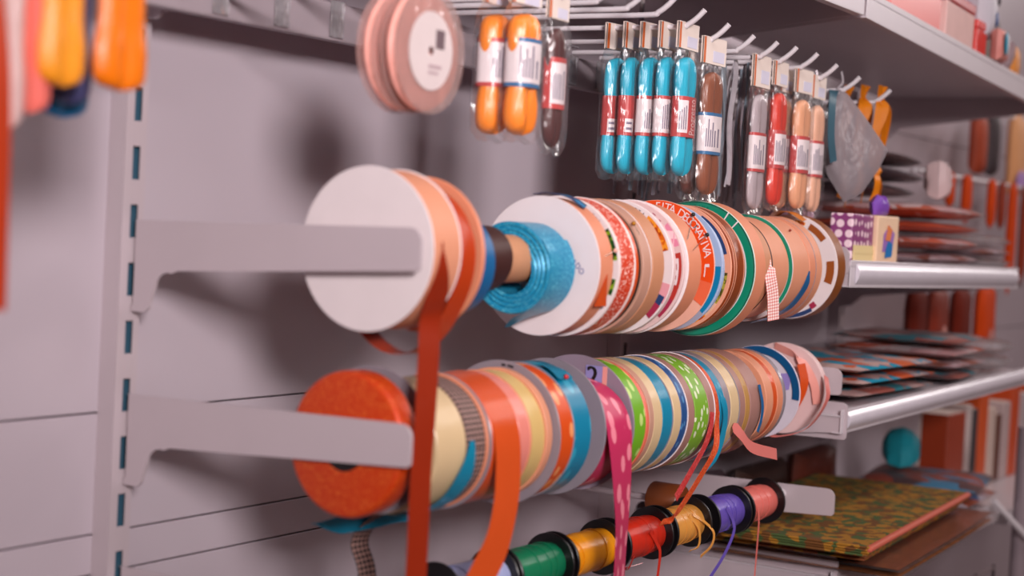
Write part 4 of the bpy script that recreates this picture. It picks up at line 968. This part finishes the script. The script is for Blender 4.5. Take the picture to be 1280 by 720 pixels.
# ---- fabric on the lowest shelf
flo = patt('floral_fabric', '#6e4318', '#a3701e', 'floral', 95, .7, '#46582c', 'Object'); flo2 = patt('floral_fabric_dark', '#8a4a24', '#4c5a35', 'floral', 70, .7, '#b07a22', 'Object')
def folded(label, c, d, m, yaw, em):
    t = thing('folded_fabric', label, 'folded fabric', c, (0, 0, yaw))
    mb = MB(); n = 4
    for i in range(n):
        hh = d[2]/n; mb.box((0, 0, hh*(i+.5)), (d[0]-.004*(i % 2), d[1]-.004*((i+1) % 2), hh*.94), hh*.42, seg=3)
    mb.build('folds', m, t)
    mb = MB(); mb.box((0, -d[1]/2+.002, d[2]-.004), (d[0]*.99, .010, .008), .0038, seg=3); mb.build('hem', em, t)
coral_hem = M('coral_hem', '#c9604a', .6)
stack(2, (1.165, -.247, -.4575), (.53, .245, .0058), [M('amber_pack', '#b0662a', .2, noise=.3, nscale=40, bump=.8, bscale=45), M('rust_pack', '#8f4a26', .2, noise=.3, nscale=40, bump=.8, bscale=45)], ['amber packet in cellophane at the bottom of the lowest-shelf pile', 'rust-brown packet in cellophane under the floral fabric, lowest shelf'], .07, 21, jit=.003)
folded('folded brown floral fabric lying under the bright floral one, lowest shelf', (1.130, -.222, -.4370), (.50, .225, .013), flo2, .075, M('amber_hem', '#b06a24', .6))
folded('folded yellow-green floral fabric with coral hem on top of the lowest-shelf pile', (1.110, -.232, -.4235), (.54, .235, .0125), flo, .075, coral_hem)
stack(2, (1.575, -.200, -.4600), (.20, .185, .018), [fab('blue_orange_pack', '#2f6fae', '#b5532c', '#cfc3d0', 30), fab('orange_blue_pack', '#a8442a', '#5d3a3c', '#3f86ac', 28)], ['glossy blue packet at the right end of the lowest shelf', 'orange and dark printed packet on the glossy blue one, lowest shelf'], .1, 25, jit=.004)
t = thing('yarn_bundle', 'teal yarn bundle lying behind the floral fabric on the lowest shelf', 'yarn bundle', (1.600, -.150, -.4130), (0, 0, .3))
mb = MB(); mb.pillow([(-.045, 0), (0, -.002), (.045, 0), (.052, .018), (.030, .050), (.0, .062), (-.030, .052), (-.050, .022)], .06, lambda u, v, k: (u, k, v), rings=7, wr=.002); mb.build('bundle', cord('teal_yarn', '#0d8d9c', .6), t)

for i, (x, w, h, m, lab) in enumerate(((1.02, .20, .085, dpack, 'dark mottled bag added to deepen the shade behind the floral fabric, left end'), (1.24, .20, .080, M('dark_brown_pack', '#3c2620', .4, noise=.3), 'dark brown bag added to deepen the shade behind the floral fabric, middle'), (1.45, .18, .085, M('dark_rust_pack', '#5a2416', .4, noise=.3), 'dark rust bag added to deepen the shade behind the teal yarn bundle'))):
    soft(lab, 'shade_filler_bag', (x, -.055, -.466), w, h, .05, m, .05, 'bag', seed=40+i)  # dark bags added to deepen the gloom at the back of the lowest shelf
# ---- orange hanging goods beyond the shelves
fo = M('orange_felt', '#cf4408', .7, .2, noise=.12); fd = M('dark_red_felt', '#6b1d0c', .7, .2, noise=.15)
t = thing('peg_rail', 'thin white rail on the far wall, carrying the orange straps', 'rail', (2.10, -.110, .078))
mb = MB(); mb.tube([(-.40, 0, 0), (.55, 0, 0)], .005, 10); mb.build('bar', hook_white, t)
for x in (-.38, .50):
    mb = MB(); mb.tube([(x, 0, 0), (x, .129, 0)], .004, 8); mb.build('standoff', hook_white, t)
oh = [(1.86, .022, .058, fo), (1.96, .036, .085, fo), (2.12, .030, .090, fo), (2.19, .020, .09, M('deep_orange_felt', '#8f2c08', .7)), (2.27, .040, .22, fo), (2.36, .03, .20, M('deep_orange_felt', '#8f2c08', .7)), (2.44, .04, .22, fo)]
nm = ['first short', 'second, rounded', 'third', 'narrow dark', 'long', 'long dark', 'farthest long']
for (x, w, h, m), q in zip(oh, nm):
    mb = MB(); o = [(-w/2, .006), (w/2, .006), (w*.55, -h*.5), (w*.4, -h*.93), (0, -h), (-w*.4, -h*.93), (-w*.55, -h*.5)]
    mb.pillow(o, .016, lambda u, v, k: (u, k, v), rings=5)
    tag(mb.build('felt_strap', m, None, (x, -.122, .078)), q+' orange felt strap hanging from the far white rail, seen from the left', 'strap')
for i, (x, w, z1, h, m, lab) in enumerate(((1.78, .10, -.125, .100, fd, 'dark red bag with a pinkish print hanging left below the middle shelf'), (1.90, .12, -.125, .118, M('brick_felt', '#8a2a10', .6, noise=.2), 'brick red bag with pale bottom print below the middle shelf'), (2.04, .12, -.125, .120, fd, 'dark red bag second from right below the middle shelf'), (2.20, .14, -.120, .150, fo, 'bright orange bag at the right edge below the middle shelf'))):
    t = soft(lab, 'hanging_bag', (x, -.100, z1-h), w, h, .03, m, .1, 'bag', [('pale_print', M('pale_red_print', '#c98a80', .5), (-w*.22, h*.08, w*.15, h*.42))] if i in (1, 3) else None, seed=i)
t = thing('peg_rail', 'thin dark rail on the far wall, carrying the red hanging bags', 'rail', (2.0, -.100, -.122))
mb = MB(); mb.tube([(-.35, 0, 0), (.45, 0, 0)], .004, 8); mb.build('bar', M('dark_rail', '#4a3f42', .4), t)
for x in (-.33, .43):
    mb = MB(); mb.tube([(x, 0, 0), (x, .119, 0)], .0035, 8); mb.build('standoff', M('dark_rail', '#4a3f42', .4), t)
# shelf further on with upright orange and white books
t = thing('steel_shelf', 'far white shelf carrying upright orange and white books, at the right edge', 'shelf', (2.25, -.14, -.505))
mb = MB(); mb.box((0, 0, 0), (1.00, .30, .018), .001); mb.build('deck', shelf_steel, t)
mb = MB(); mb.box((0, -.151, .004), (1.00, .002, .026), .0006); mb.build('front_lip', shelf_steel, t)
cols = [('rust red', '#9c3510', .105, .05), ('white', '#c9b8b4', .035, .06), ('dark grey', '#3a3034', .035, .05), ('bright orange', '#d0500c', .06, .09), ('cream', '#cdb6aa', .05, .045), ('brown', '#5d2a14', .035, .03), ('tall pinkish white', '#bfa8a6', .055, .05), ('second orange', '#c9480c', .06, .08), ('pale grey', '#b8a9ac', .06, .06), ('maroon', '#6e2413', .05, .05), ('last orange', '#c9480c', .06, .07)]
x = 1.80
for i, (nm, hx, w, h) in enumerate(cols):
    t = thing('book', nm+' book standing in the row on the far shelf at the right edge', 'book', (x+w/2, -.14, -.4955), group='books on the far shelf')
    mb = MB(); mb.box((0, 0, (.10+h)/2), (w-.006, .05, .10+h), .003); mb.build('cover', M('book_'+nm.replace(' ', '_'), hx, .5), t)
    mb = MB(); mb.box((0, .004, (.10+h)/2+.0005), (w-.012, .05, .10+h-.0), .0005); mb.build('pages', card_cream, t)
    x += w+.004
soft('dark red hanging bag at the far upper right behind the top shelf goods', 'hanging_bag', (2.22, -.06, .10), .06, .12, .03, M('rust_cloth', '#a33c18', .6), 0, 'bag')
soft('dark grey hanging bag beside the rust one, far upper right', 'hanging_bag', (2.31, -.06, .10), .05, .13, .03, M('charcoal_cloth', '#3c3034', .6), 0, 'bag')
soft('apricot and lilac hanging bag at the far upper right edge', 'hanging_bag', (2.50, -.06, .07), .10, .17, .03, M('apricot_cloth', '#e0a06c', .6), 0, 'bag', [('lilac_patch', M('lilac_cloth', '#b088c8', .6), (-.045, .005, .03, .05))])
t = thing('peg_rail', 'thin white rail high on the far wall, carrying three cloth bags', 'rail', (2.36, -.060, .230))
mb = MB(); mb.tube([(-.20, 0, 0), (.24, 0, 0)], .004, 8); mb.build('bar', hook_white, t)
for xx in (-.14, -.05, .14):
    mb = MB(); mb.tube([(xx, 0, -.012), (xx, 0, 0)], .003, 8); mb.build('hanger', hook_white, t)
for xx in (-.19, .23):
    mb = MB(); mb.tube([(xx, 0, 0), (xx, .079, 0)], .0035, 8); mb.build('standoff', hook_white, t)
t = thing('display_stand', 'pale metal display stand with a slanting leg at the lower right edge', 'stand', (1.655, -.338, -1.30))
mb = MB(); mb.tube([(0, 0, .06), (0, 0, .965)], .014, 14); mb.build('post', M('pale_metal', '#a8989f', .3, .5, metal=.3), t)
mb = MB(); mb.tube([(-.10, .02, .855), (.06, -.06, .72)], .005, 8); mb.build('strut', hook_white, t)
mb = MB(); mb.lathe([(0, .0001), (0, .12), (.012, .12), (.06, .016), (.06, .0001)], 32, axis='z', loop=False); mb.build('foot', M('pale_metal', '#a8989f', .3, .5, metal=.3), t)
t = thing('wire_basket', 'dark wire basket shelf on the floor unit at the bottom right', 'wire basket', (1.30, -.16, -.66))
dw = M('dark_wire', '#3c3436', .35, metal=.4)
mb = MB(); mb.box((0, 0, 0), (.70, .28, .004)); mb.build('tray', M('dark_tray', '#2c2022', .6), t)
for z in (.03, .06, .09):
    mb = MB(); mb.tube([(-.35, -.14, z), (.35, -.14, z)], .003, 8); mb.build('wire', M('pale_wire', '#9a8a8e', .3, metal=.3), t)
for k in range(8):
    mb = MB(); mb.tube([(-.35+.1*k, -.14, .0), (-.35+.1*k, -.14, .095)], .0025, 8); mb.build('upright_wire', dw, t)

# ------------------------------------------------------------------ camera
cd = bpy.data.cameras.new('camera'); cam = bpy.data.objects.new('camera', cd); COL.objects.link(cam); sc.camera = cam
yaw, pitch, roll = 0.566110455, -0.0406212235, 0.0533322219
f = Vector((math.cos(yaw)*math.cos(pitch), math.sin(yaw)*math.cos(pitch), math.sin(pitch)))
r0 = Vector((math.sin(yaw), -math.cos(yaw), 0)); u0 = r0.cross(f)
r = r0*math.cos(roll)+u0*math.sin(roll); u = u0*math.cos(roll)-r0*math.sin(roll)
cam.matrix_world = Matrix(((r.x, u.x, -f.x, -.991763821), (r.y, u.y, -f.y, -1.01793333), (r.z, u.z, -f.z, -.0481169436), (0, 0, 0, 1)))
cd.sensor_width = 36; cd.lens = 36*2012.51182/1280; cd.clip_start = .05
cd.dof.use_dof = True; cd.dof.focus_distance = 1.74; cd.dof.aperture_fstop = 3.6

# ------------------------------------------------------------------ light
def area(name, loc, target, size, energy, col, sy=None):
    l = bpy.data.lights.new(name, 'AREA'); l.energy = energy; l.color = col; l.size = size
    if sy: l.shape = 'RECTANGLE'; l.size_y = sy
    o = bpy.data.objects.new(name, l); COL.objects.link(o); o.location = loc
    o.rotation_euler = (Vector(target)-Vector(loc)).to_track_quat('-Z', 'Y').to_euler()
    return l
k = area('side_display_lamp', (-1.75, -2.40, .68), (.52, -.1, .13), .55, 9.0, (1, .91, .92), .50); k.spread = math.radians(50)
area('aisle_tube_lamp', (.10, -1.30, 1.50), (.25, -.25, 0), 1.6, 12, (1, .92, .91), .10)
area('far_end_tube_lamp', (5.6, -1.55, 1.30), (1.5, -.3, -.1), .35, 15, (1, .93, .92), .45)
area('far_tube_lamp', (2.35, -1.50, 1.22), (.6, -.25, -.1), 2.2, 13, (1, .90, .86), .12)
w = bpy.data.worlds.new('world'); sc.world = w; w.use_nodes = True
bg = w.node_tree.nodes['Background']; bg.inputs[0].default_value = (.62, .38, .37, 1); bg.inputs[1].default_value = .18
vs = sc.view_settings; vs.view_transform = 'Standard'; vs.look = 'None'; vs.gamma = 1; vs.exposure = 0; vs.use_curve_mapping = False
